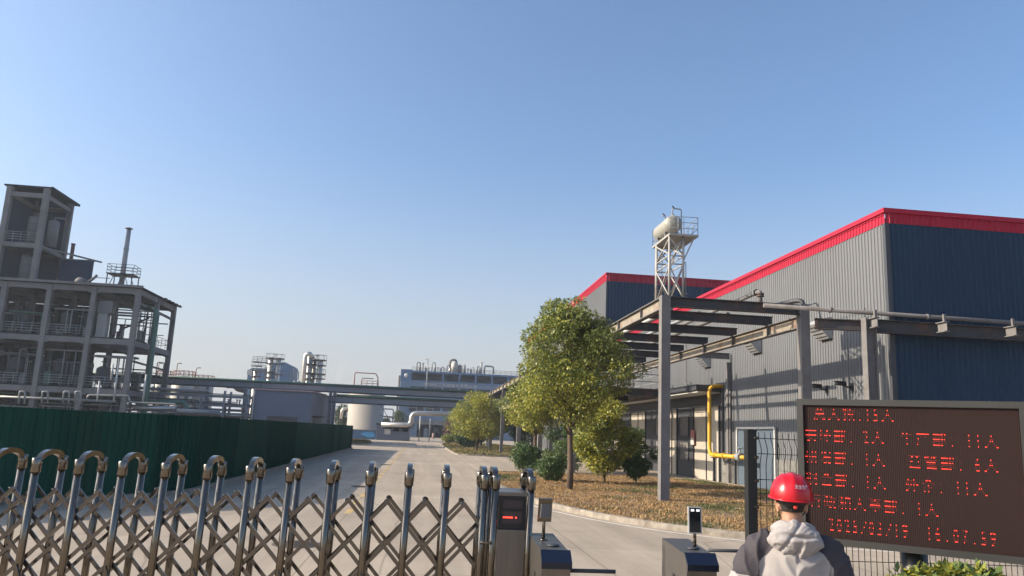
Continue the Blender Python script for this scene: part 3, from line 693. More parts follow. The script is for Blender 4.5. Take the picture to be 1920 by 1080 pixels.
b_ = at(294, 590, 93.5); c_ = at(272, 760, 93.5)
run('duct_riser', [Vector((b_.x-2.4, 94.5, b_.z+.9)), Vector((b_.x, 93.5, b_.z+.6)), Vector((b_.x, 93.5, 3)), Vector((b_.x-.2, 93.5, .4))], .31, m_pipeg, 'thick dark green duct rising up the right side of the process building', None, .8, 'duct')
# reactor vessels
m_ves = mat('dull vessel steel', (.07, .078, .088), .6, .2, .2, 1.0, stain=(.12,.10,.085), stain_amt=.4, spec=.2)
vs_first = None
def vessel(x, y, z, s, lab):
    global vs_first
    if vs_first is None:
        t = thing('reactor_vessel', lab, 'vessel', (0,0,0), 'reactor vessels on the plant floors')
        b = B(); b.lathe((0,0,.7), [(.02,-.35),(.5,-.25),(.85,0),(.9,.15),(.9,1.9),(.85,2.05),(.5,2.3),(.02,2.4)], 20); b.lathe((0,0,1.5), [(.92,0),(1.02,.02),(1.02,.14),(.92,.16)], 20); b.build('shell', m_ves, t)
        b = B(); b.tube([(0,0,3.0),(0,0,3.7)], .18, 10); b.box((-.28,-.28,3.6),(.28,.28,3.75)); b.lathe((0,0,3.75), [(.2,0),(.2,.5),(.12,.6),(.01,.6)], 12); b.build('agitator_drive', m_dark, t)
        for a in range(4):
            b = B(); b.tube([(.8*math.cos(a*1.57+.8),.8*math.sin(a*1.57+.8),0),(.8*math.cos(a*1.57+.8),.8*math.sin(a*1.57+.8),.9)], .07, 6); b.build('support_leg', m_steel, t)
        vs_first = t; t.location = (x,y,z); t.scale = (s,s,s); return t
    return dup(vs_first, lab, (x,y,z), random.uniform(0, 3), (s,s,s))
fl = {0: 'ground floor', 1: 'middle floor', 2: 'top floor'}; by = {0: 'first', 1: 'second', 2: 'third', 3: 'fourth'}
for f, z in ((0, .0), (1, LV[0]+.14), (2, LV[1]+.14)):
    for i in range(1, 4):
        for j, dx in ((0, 1.35), (1, 3.35)):
            vessel(XC[i+1]+dx, Y0+2.6+.9*j, z, [1.0, 1.05, .98][f], f'{"first" if j==0 else "second"} grey vessel of the pair on the {fl[f]}, {by[i]} bay from corner')
vessel(XC[1]+1.4, Y0+1.8, LV[0]+.14, .8, 'small grey agitated vessel alone on the middle floor in the corner bay')
vessel(XC[1]+2.3, Y0+2.6, 0, 1.0, 'grey agitated vessel alone on the ground floor in the corner bay')
# wide pale column with cap in the corner bay
t = thing('cooling_column', 'pale square capped column standing on the top floor beside the third front column', 'column vessel', (XC[1]+.95, Y0+.9, LV[1]))
b = B(); b.box((XC[1]+.45, Y0+.6, LV[1]+.14), (XC[1]+1.45, Y0+1.6, LV[1]+2.9)); b.build('shell', m_pipe, t)
b = B(); b.box((XC[1]+.35, Y0+.5, LV[1]+2.9), (XC[1]+1.9, Y0+1.7, LV[1]+4.3)); b.build('head_box', m_conc, t)

# tower on the roof
tt = thing('roof_tower', 'tall half open concrete tower block with slanting roof edge on top of the process building', 'tower', (-46.4, 95, LV[2]))
TX0, TX1, TY0, TY1, TZ = at(16,347,95).x, at(95,350,95).x, 95., 101.4, at(92,350,95).z
for x in (TX0+.3, TX1-.3):
    for y in (TY0, TY1):
        b = B(); b.box((x-.3, y-.3, LV[2]+.16), (x+.3, y+.3, TZ-.3)); b.build('column', m_conc, tt)
b = B(); b.box((TX0-.3, TY0-.35, TZ-.3), (TX1+.3, TY1+.9, TZ-.12)); b.box((TX1+.3, TY0-.35, TZ-.34), (TX1+.42, TY1+.9, TZ-.05)); b.build('roof', m_concd, tt)
for z in (TZ-.95, at(70,457,95).z):
    b = B(); b.box((TX0+.6, TY0-.2, z-.55), (TX1-.6, TY0+.2, z)); b.box((TX0+.6, TY1-.2, z-.55), (TX1-.6, TY1+.2, z)); b.box((TX1-.5, TY0+.3, z-.5), (TX1-.1, TY1-.3, z-.02)); b.box((TX0+.1, TY0+.3, z-.5), (TX0+.5, TY1-.3, z-.02)); b.build('ring_beam', m_conc, tt)
zf = at(70,457,95).z
b = B(); b.box((TX0, TY0+.2, zf), (TX1-.1, TY1, zf+.14)); b.build('floor_slab', m_concd, tt)
m_wallb = mat('bluish cement wall', (.035, .055, .10), .85, 0, .1, .5, spec=.05)
b = B(); b.box((TX0+.05, TY0+.3, LV[2]+.16), (TX0+.2, TY1, TZ-.32)); b.box((TX0+.2, TY1+.2, LV[2]+.16), (TX1-.1, TY1+.32, TZ-.32)); b.build('infill_wall', m_wallb, tt)
b = B(); b.rail([(TX0+.6, TY0-.1), (TX1-.65, TY0-.1)], zf+.1, 1.2, 1.0, .035, 4); b.rail([(TX1-.2, TY0+.4), (TX1-.2, TY1-.4)], LV[2]+.16, 1.2, 1.2, .03, 3); b.build('railing', m_rail, tt)
b = B(); b.bar((TX1-.1, TY0+.3, zf-.3), (TX1+4.0, TY1+1.0, zf-.35), .18, .18); b.build('tie_beam', m_conc, tt)
for z, h, x, r, lab in ((LV[2]+.16, zf-LV[2]-1.2, -48.6, .62, 'pale upright vessel on the lower level of the roof tower'), (zf+.14, 3.6, -48.2, .85, 'pale domed vessel behind the railing of the roof tower upper level'), (zf+.14, 3.3, -46.1, .6, 'narrow pale vessel on the upper level beside the tower corner column')):
    t = thing('tower_vessel', lab, 'vessel', (x, 97, z), 'vessels in the roof tower')
    b = B(); b.lathe((x,97,z), [(r,0),(r,h-.3),(r*.85,h-.1),(r*.5,h),(.01,h+.05)], 18); b.build('shell', m_pipei, t)
    b = B(); b.lathe((x,97,z+h*.7), [(r*1.02,0),(r*1.08,.02),(r*1.08,.12),(r*1.02,.14)], 18); b.tube([(x,97,z+h),(x,97,z+h+.35),(x+1.2,97,z+h+.3)], .12, 8, bend=.2); b.build('nozzle', m_steel, t)
# low parapet block beside the tower
t = thing('parapet_wall', 'low grey wall block on the plant roof right of the tower', 'wall', (-42, 98, LV[2]))
b = B(); b.box((-45.6, 99.0, LV[2]+.16), (at(175,490,99).x, 99.25, at(175,490,99).z)); b.build('wall_panel', m_wallb, t)
b = B(); b.box((-45.6, 98.9, at(175,490,99).z), (at(176,490,99).x, 99.35, at(175,490,99).z+.12)); b.build('coping', m_conc, t)
p = at(133, 488, 100.5); b = B(); b.tube([p+Vector((0,0,-3)), p+Vector((0,0,2.0))], .22, 10); b.lathe(p+Vector((0,0,2.0)), [(.22,0),(.28,.05),(.28,.15),(.05,.2)], 10)
tag(b.build('vent_stack', mat('rusted stack', (.16,.09,.07), .8, 0, .2, 3), loc=p), 'short rusty stack behind the grey wall on the plant roof', 'chimney')
t = thing('roof_blower', 'round grey blower fan on the plant roof below the grey wall', 'fan', (at(152,524,93).x, 93, LV[2]+.16)); p = Vector((at(152,524,93).x, 93, LV[2]+.16))
b = B(); b.lathe(p+Vector((0,-.3,.6)), [(.2,0),(.6,.02),(.62,.5),(.2,.52)], 18, axis='Y'); b.build('fan_casing', m_steel, t)
b = B(); b.box(p+Vector((-2.9,-.2,.0)), p+Vector((-.9,.6,.5))); b.box(p+Vector((-.5,-.3,0)), p+Vector((.5,.4,.06))); b.build('motor_base', m_pipe, t)
b = B(); b.tube([p+Vector((.4,0,.6)), p+Vector((1.1,0,.9)), p+Vector((1.7,0,1.6))], .16, 8, bend=.3); b.build('outlet_duct', m_steel, t)
# chimney with platform
cx, cy = at(235,480,98).x, 98.
t = thing('chimney_stack', 'slim pale metal chimney with railed platform on the process building roof', 'chimney', (cx, cy, LV[2]+.16))
ztop = at(243,427,98).z
b = B(); b.tube([(cx,cy,LV[2]+.16),(cx,cy,ztop-.3)], [.33,.26], 14); b.lathe((cx,cy,at(238,468,98).z), [(.3,0),(.36,.03),(.36,.1),(.3,.12)], 14); b.build('flue', m_pipe, t)
b = B(); b.lathe((cx,cy,ztop-.3), [(.2,0),(.2,.12),(.46,.14),(.46,.2),(.1,.34),(.01,.35)], 16); b.build('rain_cap', m_steel, t)
zq = at(232,517,98).z; xa, xb = at(206,515,98).x, at(257,517,98).x
b = B(); b.box((xa,cy-1.2,zq),(cx-.36,cy+1.2,zq+.1)); b.box((cx+.36,cy-1.2,zq),(xb,cy+1.2,zq+.1)); b.box((cx-.36,cy-1.2,zq),(cx+.36,cy-.36,zq+.1)); b.box((cx-.36,cy+.36,zq),(cx+.36,cy+1.2,zq+.1))
for x in (xa+.15, xb-.15):
    for y in (cy-1.1, cy+1.1): b.bar((x,y,LV[2]+.16),(x,y,zq),.1,.1); b.bar((x,y,LV[2]+.3),(cx+(x-cx)*.4,y,zq),.07,.07)
b.build('platform', m_dark, t)
b = B(); b.rail([(xa+.05,cy-1.15),(xb-.05,cy-1.15),(xb-.05,cy+1.15),(xa+.05,cy+1.15),(xa+.05,cy-1.15)], zq+.1, 1.1, 1.0, .03, 3); b.build('railing', m_dark, t)
run('roof_pipe', [at(172,520,97), at(206,522,97)], .04, m_steel, 'thin pipe along the plant roof toward the chimney platform')

# ================================================================== OVERHEAD PIPE BRIDGE
br2 = thing('pipe_bridge', 'long grey steel pipe bridge crossing over the road in two levels', 'pipe bridge', (-12, 105, 0))
m_br = mat('blue grey bridge steel', (.21, .235, .27), .6, 0, .1, 1.0, stain=(.2,.17,.14), stain_amt=.35)
XB0, XB1 = -52., 9.4
for y in (105., 107.2):
    b = B(); b.ibeam((XB0,y,6.82), (XB1,y,6.82), .3, .8, 0, .09, .03, 1); b.build('upper_girder', [m_br, m_dark], br2)
    b = B(); b.ibeam((-12.5,y,5.48), (XB1,y,5.48), .3, .85, 0, .09, .03, 1); b.build('lower_girder', [m_br, m_dark], br2)
    b = B()
    for x in np.arange(XB0, XB1, 2.8): b.box((x-.02,y-.14,6.48), (x+.02,y-.018,7.16))
    for x in np.arange(-12., XB1, 2.8): b.box((x-.02,y-.14,5.12), (x+.02,y-.018,5.85))
    b.build('stiffener', m_br, br2)
    for px in (388, 460, 556, 620, 540 if y > 106 else 628):
        x = at(px, 740, y).x; zt = 6.42
        b = B(); b.box((x-.2,y-.2,0),(x-.14,y+.2,zt)); b.box((x+.14,y-.2,0),(x+.2,y+.2,zt)); b.box((x-.14,y-.03,0),(x+.14,y+.03,zt)); b.build('bridge_column', m_br, br2)
    b = B(); b.box((XB1-.5,y-.2,0),(XB1-.1,y+.2,5.05)); b.build('bridge_column', m_br, br2)
b = B()
for x in np.arange(XB0, XB1, 2.8): b.bar((x,105.15,6.6),(x,107.05,6.6),.15,.2)
b.build('cross_tie', m_br, br2)
for y, z, r, m, x0, lab in ((105.6, 7.38, .16, m_pipeg, XB0, 'dark green pipe lying on top of the overhead bridge'), (106.5, 7.36, .13, m_pipe, XB0, 'pale pipe lying behind the green one on the overhead bridge'), (105.7, 6.07, .15, m_pipeg, -12, 'dark green pipe on the lower level of the overhead bridge'), (106.4, 6.05, .13, m_steel, -12, 'grey pipe on the lower level of the overhead bridge')):
    run('bridge_pipe', [(x0,y,z),(XB1,y,z)], r, m, lab, 'pipes on the overhead bridge')

# tangle of pipe racks left of the shed
r2 = thing('pipe_rack', 'low multi level pipe rack between the process building and the blue grey shed', 'pipe rack', (-27, 98, 0))
for x in np.arange(-37.5, -19.5, 2.7):
    for y in (98., 101.):
        b = B(); b.box((x-.12,y-.12,0),(x+.12,y+.12,5.2+.5*math.sin(x))); b.build('post', m_br, r2)
for z in (2.9, 3.9, 5.0):
    b = B(); b.ibeam((-38,98,z),(-19.6,98,z),.2,.26); b.ibeam((-38,101,z),(-19.6,101,z),.2,.26)
    for x in np.arange(-37.5,-19.5,2.7): b.bar((x,98.1,z+.02),(x,100.9,z+.02),.14,.2)
    b.build('rack_beam', m_br, r2)
for i in range(26):
    y = random.uniform(97.6, 102.5); z = random.choice((2.35, 2.6, 3.15, 3.4, 4.15, 4.4, 5.25, 5.5)); xa = random.uniform(-38,-27); xb = random.uniform(xa+3, -20)
    b = B(); pts = [(xa,y,z),(xb,y,z)]
    if i % 2: pts.append((xb,y,z-random.uniform(.6,1.8)))
    if i % 3 == 0: pts.insert(0, (xa,y,z-random.uniform(.5,1.5)))
    b.tube(pts, random.choice((.06,.08,.11,.16)), 8, bend=.2); b.build('process_pipe', random.choice((m_pipe,m_pipe,m_pipeg,m_steel,m_pipes,m_redl)), r2)
for i in range(14):
    x = random.uniform(-37,-20.5); z = random.choice((3.1,4.1,5.2)); b = B(); b.tube([(x,97.8,z),(x,97.8,z+.5)], .09, 8); b.lathe((x,97.8,z+.5), [(.2,0),(.22,.03),(.2,.06),(.03,.07)], 10); b.build('valve', random.choice((m_pipe,m_redl,m_pipes)), r2)
run('duct', [at(255,754,94), at(345,754,94), at(350,764,94), at(350,775,94)], .28, m_pipeg, 'thick dull green duct bending down beside the low pipe rack', None, .5, 'duct')
run('lagged_pipe', [at(250,765,92), at(332,766,92)], .22, m_pipes, 'fat silver lagged pipe behind the hoarding', None)
run('lagged_pipe', [at(332,770,91), at(412,774,91)], .26, m_br, 'fat blue grey pipe behind the hoarding right of the silver one', None)
run('curved_duct', [at(425,724,110), at(440,724,110), at(445,730,110), at(462,734,110)], .3, m_steel, 'grey curved duct under the overhead bridge left of the shed', None, .6, 'duct')
# shed
sx0, sx1, sy, sz = at(479,728,95).x, at(585,733,95).x, 95., 5.85
sh = thing('shed', 'plain blue grey block shed behind the hoarding under the pipe bridge', 'shed', (sx0, sy, 0))
b = B(); D = 23
b.poly([(sx0,sy,0),(sx1,sy,0),(sx1,sy+D,0),(sx0,sy+D,0),(sx0,sy,sz),(sx1,sy,sz),(sx1,sy+D,sz),(sx0,sy+D,sz),(sx0,sy+D/2,sz+.1),(sx1,sy+D/2,sz+.1)], [(0,1,5,4),(1,2,6,9,5),(2,3,7,6),(3,0,4,8,7)]); b.build('wall', m_shed, sh)
b = B(); b.poly([(sx0-.2,sy-.2,sz),(sx1+.2,sy-.2,sz),(sx1+.2,sy+D/2,sz+.13),(sx0-.2,sy+D/2,sz+.13),(sx1+.2,sy+D+.2,sz),(sx0-.2,sy+D+.2,sz),(sx0-.2,sy-.2,sz+.16),(sx1+.2,sy-.2,sz+.16),(sx1+.2,sy+D/2,sz+.3),(sx0-.2,sy+D/2,sz+.3),(sx1+.2,sy+D+.2,sz+.16),(sx0-.2,sy+D+.2,sz+.16)], [(3,2,1,0),(5,4,2,3),(6,7,8,9),(9,8,10,11),(0,1,7,6),(1,2,8,7),(2,4,10,8),(3,0,6,9),(5,3,9,11),(4,5,11,10)]); b.build('roof', mat('faded pink roof edge', (.38,.27,.27), .7, 0, .1, 1), sh)
wa, wb = at(500,785,95).x, at(557,785,95).x
b = B(); b.box((wa,sy-.03,1.9),(wb,sy+.02,2.75)); w = b.build('window', m_glass, sh)
b = B(); b.box((wa-.08,sy-.06,2.75),(wb+.08,sy-.031,2.85)); b.box(((wa+wb)/2-.04,sy-.05,1.9),((wa+wb)/2+.04,sy-.032,2.75)); b.build('window_frame', m_dark, w)
b = B(); b.tube([(sx0+.05,sy-.12,sz-.25),(sx0-.05,sy-.12,sz-.6),(sx0-.05,sy-.12,.1)], .09, 8, bend=.15); b.build('downpipe', m_white, sh)
b = B(); b.box((sx1,97,3.0),(sx1+1.2,104,3.15)); b.build('door_canopy', m_dark, sh)
b = B(); b.box((sx1-.02,98,0),(sx1+.04,100,2.6)); b.build('door', m_dark, sh)

# ================================================================== FAR PLANT
# white storage tank
T0 = Vector((-10.65, 150, 0)); r = 3.35
t = thing('storage_tank', 'cream cylindrical storage tank with railed domed top behind the pipe bridge', 'storage tank', T0)
b = B(); b.lathe(T0, [(r+.15,0),(r+.15,.3),(r,.3),(r,8.6)], 40); b.build('shell', m_tank, t)
b = B(); b.lathe(T0+Vector((0,0,8.6)), [(r,0),(r*.8,.35),(r*.5,.62),(.2,.75),(.01,.75)], 40); b.build('dome_roof', m_tank, t)
b = B(); pts = [(T0.x+r*1.02*math.cos(a), T0.y+r*1.02*math.sin(a)) for a in np.linspace(0, 6.283, 17)]; b.rail(pts, 8.6, 1.1, 3, .04, 3); b.build('railing', m_steel, t)
b = B()
for a in np.linspace(-.3, 1.5, 8): b.tube([(T0.x+(r+.25)*math.cos(-a), T0.y+(r+.25)*math.sin(-a), .2+4*a+1.2), (T0.x+(r+1.1)*math.cos(-a), T0.y+(r+1.1)*math.sin(-a), .2+4*a+1.2)], .05, 6)
b.tube([(T0.x+(r+1.1)*math.cos(-a), T0.y+(r+1.1)*math.sin(-a), .4+4*a+2.2) for a in np.linspace(-.3,1.5,12)], .06, 6)
for z in (1.5, 2.2, 3.1, 4.2, 5.6): b.tube([(T0.x+r,T0.y-.5,z),(T0.x+r+1.8,T0.y-.3,z),(T0.x+r+1.8,T0.y-.3,.3)], .1, 8, bend=.3)
b.build('stair', m_steel, t)
b = B(); b.tube([(T0.x-2.6,T0.y,9),(T0.x-2.6,T0.y,12.2),(T0.x+1.3,T0.y,12.2),(T0.x+1.8,T0.y,11.5),(T0.x+1.8,T0.y,9)], .1, 8, bend=.3); b.tube([(T0.x-1.2,T0.y,9),(T0.x-1.2,T0.y,11.2),(T0.x+1,T0.y,11.2)], .08, 8, bend=.3); b.rail([(T0.x-1.2,T0.y-.8),(T0.x+2,T0.y-.8)], 9.3, 1.4, 1, .06, 3); b.build('top_pipework', m_redl, t)
b = B(); b.tube([(T0.x-r-.1,T0.y-.3,5.4),(T0.x-r-1.0,T0.y-.3,5.2),(T0.x-r-1.2,T0.y-.3,3.4)], .28, 8, bend=.6); b.build('overflow_pipe', m_pipes, t)
# low blue wall and guard house
t = thing('mural_wall', 'low blue painted wall at the end of the road below the storage tank', 'wall', (-11.5, 137, 0))
b = B(); b.box((-13.5,137,0),(-7.75,137.3,1.5)); b.build('wall_panel', m_bluew, t)
b = B(); b.box((-13.55,136.95,1.5),(-7.7,137.35,1.62)); b.build('coping', m_conc, t)
p = []
b = B(); b.poly([(-10.4,136.99,.9),(-9.7,136.985,1.2),(-8.2,136.985,1.25),(-7.9,136.985,.5),(-9.0,136.985,.35)], [(0,1,2,3,4)]); b.build('painted_patch', mat('bright blue mural paint', (.10,.38,.66), .7, 0, .15, 1), t)
t = thing('pump_house', 'small blue grey open sided pump house beside the low blue wall', 'pump house', (-7.7, 137, 0))
b = B(); b.box((-7.65,137,0),(-1.95,137.25,1.55)); b.box((-7.65,137,1.55),(-6.2,137.25,2.6)); b.box((-7.65,137.25,0),(-7.4,141,2.6)); b.box((-2.3,137.25,0),(-1.95,141,2.6)); b.box((-7.65,141,0),(-1.95,141.2,2.6))
for x in (-5.0,-3.6,-2.1): b.box((x-.15,137,1.55),(x+.15,137.25,2.6))
b.build('wall', m_shed, t)
b = B(); b.box((-7.8,136.8,2.6),(-1.8,141.3,2.78)); b.build('roof', m_concd, t)
b = B(); b.box((-6.3,136.97,1.0),(-5.3,136.995,1.9)); b.build('sign_plate', m_white, t)
run('insulated_pipe', [at(715,796,136.5), at(771,797.5,136.5), at(772,775,136.5), at(860,776,136.5)], .42, m_pipes, 'fat white insulated pipe stepping up beside the pump house', None, .9)
for px in (787, 806): 
    p = at(px, 800, 141); run('lamp_pole', [Vector((p.x,141,0)), Vector((p.x,141,4.6 if px<800 else 4.0))], .09, m_white, 'slim white pole before the small pale house, '+('taller and nearer the pipe bend' if px<800 else 'shorter and farther from the pipe bend'), 'white poles before the house', cat='pole')
t = thing('small_house', 'small pale flat roofed house at the far end of the road', 'house', (-1.2, 220, 0))
b = B(); b.box((-1.2,220,0),(6.2,228,3.5)); b.build('wall', mat('pale grey render', (.25,.25,.26), .8, 0, .1, .6), t)
b = B(); b.box((-1.8,219.2,3.5),(8.4,229,4.7)); b.build('roof', m_conc, t)
b = B(); b.box((3.4,219.93,1.3),(5.0,220.02,2.9)); b.build('window', m_glass, t)
b = B(); b.box((.6,219.93,0),(1.9,220.02,2.5)); b.build('door', m_shed, t)
# red barrel like post on the road end
t = thing('marker_post', 'short rusty red marker post on the pavement before the small house', 'post', gnd(812, 822))
p = gnd(812, 822); b = B(); b.lathe(p, [(.42,0),(.42,.25),(.3,.27),(.3,1.2),(.22,1.35),(.01,1.4)], 12); b.build('post', m_redl, t)
b = B(); b.lathe(p+Vector((0,0,.75)), [(.31,0),(.31,.2)], 12); b.build('white_band', m_white, t)

# blue factory building
BX0, BX1, BY = at(752,700,220).x, 34., 220.
Z = lambda py, px=840: at(px, py, BY).z
bb = thing('factory_building', 'long blue and grey factory building with open top storey and roof pipework', 'industrial building', (BX0, BY, 0))
m_bb = mat('blue grey rendered wall', (.13,.195,.29), .7, 0, .08, .3); m_bd = mat('strong blue cladding', (.075,.15,.28), .55, 0, .1, .4)
z0, z1, z2, z3, z4 = 15.6, 18.4, 14.0, 11.9, 9.3
cols = np.linspace(BX0+2.6, BX1-1, 9)
b = B(); b.box((BX0,BY+.5,0),(BX1,BY+14,z2+1.0)); b.box((BX0,BY,z2),(BX1,BY+.5,z0-.35)); b.box((BX0,BY,0),(BX0+2.3,BY+.5,z2)); b.box((BX0+2.3,BY,z4-.1),(BX1,BY+.5,z3-.6)); b.box((BX0+2.3,BY,0),(BX1,BY+.5,z4-2.4)); b.build('wall', m_bb, bb)
b = B(); b.box((BX0-.05,BY-.08,z0-.35),(BX0+3.0,BY+14,z1+.2)); b.box((BX0+3.0,BY-.1,z1-.5),(BX1,BY+.5,z1)); b.box((BX0+3.0,BY-.1,z0-.35),(BX1,BY+.5,z0+.1)); b.build('blue_band', m_bd, bb)
b = B(); b.box((BX0+3.0,BY+13.2,z0-.3),(BX1,BY+13.6,z1-.4)); b.box((BX0+3,BY+.5,z1-.45),(BX1,BY+13.2,z1-.3)); b.build('terrace_back', m_bb, bb)
for i, x in enumerate(cols):
    b = B(); b.box((x-.25,BY-.05,z0+.1),(x+.25,BY+.45,z1-.5)); b.build('terrace_column', m_bd, bb)
    b = B(); b.box((x-.3,BY-.03,z3-.6),(x+.3,BY+.47,z2)); b.build('pier', m_bb, bb)
    if i < 8:
        for za, zb in ((z3-.55, z2-.05), (z4-2.35, z4-.15)):
            b = B(); b.box((x+.35,BY+.38,za),(cols[i+1]-.35,BY+.49,zb)); w = b.build('window', m_glass, bb)
            b = B(); b.box(((x+cols[i+1])/2-.06,BY+.33,za),((x+cols[i+1])/2+.06,BY+.375,zb)); b.box((x+.35,BY+.34,(za+zb)/2-.05),((x+cols[i+1])/2-.061,BY+.375,(za+zb)/2+.05)); b.build('glazing_bar', m_pipe, w)
b = B(); add_text(b, '精细化工科技股份有限公司', 1.05, (BX0+14.2,BY-.06,z2+.62), (1,0,0), (0,0,1), ext=.05, sx=1.18); b.build('rooftop_lettering', m_white, bb)
b = B(); b.lathe((BX0+1.5,BY-.1,16.9), [(.01,-.05),(.6,-.05),(.6,.01)], 20, axis='Y'); b.build('emblem', m_white, bb)
b = B(); b.tube([(BX0-.4,BY+.4,1),(BX0-.4,BY+.4,16.8)], .3, 8); b.build('side_duct', m_steel, bb)
b = B(); b.rail([(BX0+3,BY+.3),(BX1,BY+.3)], z1, 1.1, 1.6, .05, 3); b.build('roof_railing', m_steel, bb)
# roof equipment
rr = random.Random(5)
for i in range(22):
    x = BX0+4.3+i*.86; h = rr.uniform(.8, 1.9); b = B(); k = i % 5
    if k == 0: b.tube([(x,BY+2,z1),(x,BY+2,z1+h+1),(x+.9,BY+2,z1+h+1),(x+.9,BY+2,z1+.3)], .14, 8, bend=.4)
    elif k == 1: b.lathe((x,BY+3,z1), [(.34,0),(.34,h),(.2,h+.2),(.1,h+.6),(.01,h+.6)], 10)
    elif k == 2: b.tube([(x,BY+2,z1),(x,BY+2,z1+h+.6)], .12, 8); b.lathe((x,BY+2,z1+h+.2), [(.3,0),(.3,.25)], 10)
    elif k == 3: b.box((x-.3,BY+2,z1),(x+.3,BY+3,z1+h*.7)); b.tube([(x,BY+2.5,z1+h*.7),(x,BY+2.5,z1+h)], .1, 6)
    else: b.tube([(x,BY+2,z1),(x,BY+2,z1+h),(x-.7,BY+2,z1+h+.2)], .12, 8, bend=.3)
    b.build('roof_pipe', rr.choice((m_pipe, m_pipes, m_steel)), bb)
p = at(842,690,BY+4); b = B(); b.tube([(p.x+.2,BY+4,z1),(p.x+.2,BY+4,z1+3.9),(p.x+2.0,BY+4,z1+4.0),(p.x+2.2,BY+4,z1+1.5)], .33, 10, bend=1.3); b.build('gooseneck_duct', m_steel, bb)
b = B(); b.lathe((p.x+1.55,BY+3,z1), [(.3,0),(.95,.6),(.95,2.7),(.6,3.2),(.02,3.4)], 18); b.build('roof_vessel', m_tank, bb)
b = B(); b.lathe((p.x+3.0,BY+5,z1), [(.9,0),(.9,1.9),(.7,2.5),(.02,2.8)], 18); b.build('roof_vessel', m_steel, bb)
for px, hh in ((870, 2.6), (894, 2.2), (902, 3.6)):
    q = at(px,700,BY+2); b = B(); b.tube([(q.x,BY+2,z1),(q.x,BY+2,z1+hh)], [.34,.26], 10); b.build('stack', m_pipe, bb)
q = at(908,700,BY+2); b = B(); b.tube([(q.x,BY+2,z1),(q.x,BY+2,z1+2.5),(q.x+2.6,BY+2,z1+2.4),(q.x+2.6,BY+2,z1+.3)], .26, 10, bend=.7); b.build('bent_duct', m_pipe, bb)
run('tall_vent', [Vector((at(801,700,BY-.6).x,BY-.6,14)), Vector((at(801,700,BY-.6).x,BY-.6,21.9)), Vector((at(796,682,BY-.6).x-.6,BY-.6,21.5))], .13, m_white, 'tall thin white vent pipe on the front of the blue factory building', None, .3)

# second plant with twin columns and silver columns
t = thing('factory_building', 'smaller blue factory with slanted roof ends behind the twin steel columns', 'industrial building', (-44, 200, 0))
xa, xb, xc = at(461,700,200).x, at(541,700,200).x, at(553,700,200).x
b = B(); b.box((xa,202,0),(xb,214,10.9)); b.build('wall', m_bb, t)
b = B(); zc = at(470,690,202).z
b.poly([(xa,202,10.9),(xa,202,zc-.5),(xa+1,202,zc),(xa+4.5,202,zc),(xa+5.5,202,zc+1.6),(xb-1.4,202,zc+1.9),(xb,202,zc+1.2),(xb,202,10.9)]+[(xa,214,10.9),(xa,214,zc-.5),(xa+1,214,zc),(xa+4.5,214,zc),(xa+5.5,214,zc+1.6),(xb-1.4,214,zc+1.9),(xb,214,zc+1.2),(xb,214,10.9)], [tuple(range(8)), tuple(range(15,7,-1))]+[(i+8,i+9,i+1,i) for i in range(7)]); b.build('upper_cladding', m_bd, t)
b = B()
for x in (xb+.1, (xb+xc)/2, xc): b.box((x-.22,202,0),(x+.22,203,zc+ (.9 if x<xc-.2 else -.3)))
b.bar((xb,202.5,zc+1.0),(xc+.2,202.5,zc-.2),.5,.4); b.box((xb+.3,202,10.5),(xc-.2,203,11.2)); b.build('end_frame', m_bb, t)
b = B(); q = at(467,698,201.9); b.box((q.x-.5,201.9,q.z-.6),(q.x+.9,201.99,q.z+.6)); b.build('logo_plate', m_white, t)
def column_thing(px0, px1, pytop, Y, lab, grp, m, plats):
    xa, xb = at(px0,700,Y).x, at(px1,700,Y).x; c = (xa+xb)/2; r = (xb-xa)/2; zt = at((px0+px1)/2,pytop,Y).z
    t = thing('distillation_column', lab, 'column vessel', (c,Y,0), grp)
    b = B(); b.lathe((c,Y,0), [(r*1.1,0),(r,1),(r,zt-r*.6),(r*.75,zt-.15*r),(.02,zt)], 20); b.build('shell', m, t)
    for py in plats:
        z = at(px0,py,Y).z; b = B(); b.lathe((c,Y,z), [(r,0),(r+.75,0),(r+.75,.18),(r,.18)], 18)
        b.rail([(c+(r+.7)*math.cos(a), Y+(r+.7)*math.sin(a)) for a in np.linspace(0,6.283,7)], z+.18, 1.0, 9, .04, 1); b.build('platform', m_dark, t)
    b = B(); b.tube([(c+r*.3,Y-r-.25,1),(c+r*.3,Y-r-.25,zt-1)], .14, 8); b.build('riser_pipe', m_pipe, t)
    return t
column_thing(501,510,669,196,'taller left silver column of the twin columns before the blue factory','silver process columns',m_pipes,(672,682,698,708))
column_thing(516,525,670,196,'right silver column of the twin columns before the blue factory','silver process columns',m_pipes,(673,683,703))
column_thing(475,484,692,192,'short silver column with wide platform left of the twin columns','silver process columns',m_pipes,(687,706))
t = thing('pipe_deck', 'railed steel pipe deck left of the twin columns', 'platform', (at(487,690,191).x,191,0)); b = B(); xa, xb = at(474,690,191).x, at(500,690,191).x; z = at(487,696,191).z
b.box((xa,190,z),(xb,192,z+.25)); b.box((xa,190,z+2),(xb,192,z+2.2)); b.build('deck', m_steel, t)
b = B(); b.rail([(xa,190),(xb,190)], z+2.2, 1.2, 1, .06, 3); b.rail([(xa,190),(xb,190)], z+.2, 1.2, 1, .06, 3); b.build('railing', m_steel, t)
b = B()
for x in (xa+.2, xb-.2): b.box((x-.15,190.5,0),(x+.15,190.8,z))
b.build('support_post', m_steel, t)
column_thing(574,585,666,170,'bright silver column under the arched duct, left of the silver column cluster','silver process columns',m_pipes,(683,700,711))
column_thing(584,591,672,171,'slim silver column in the middle of the cluster right of the blue factory','silver process columns',m_pipes,(676,686,702))
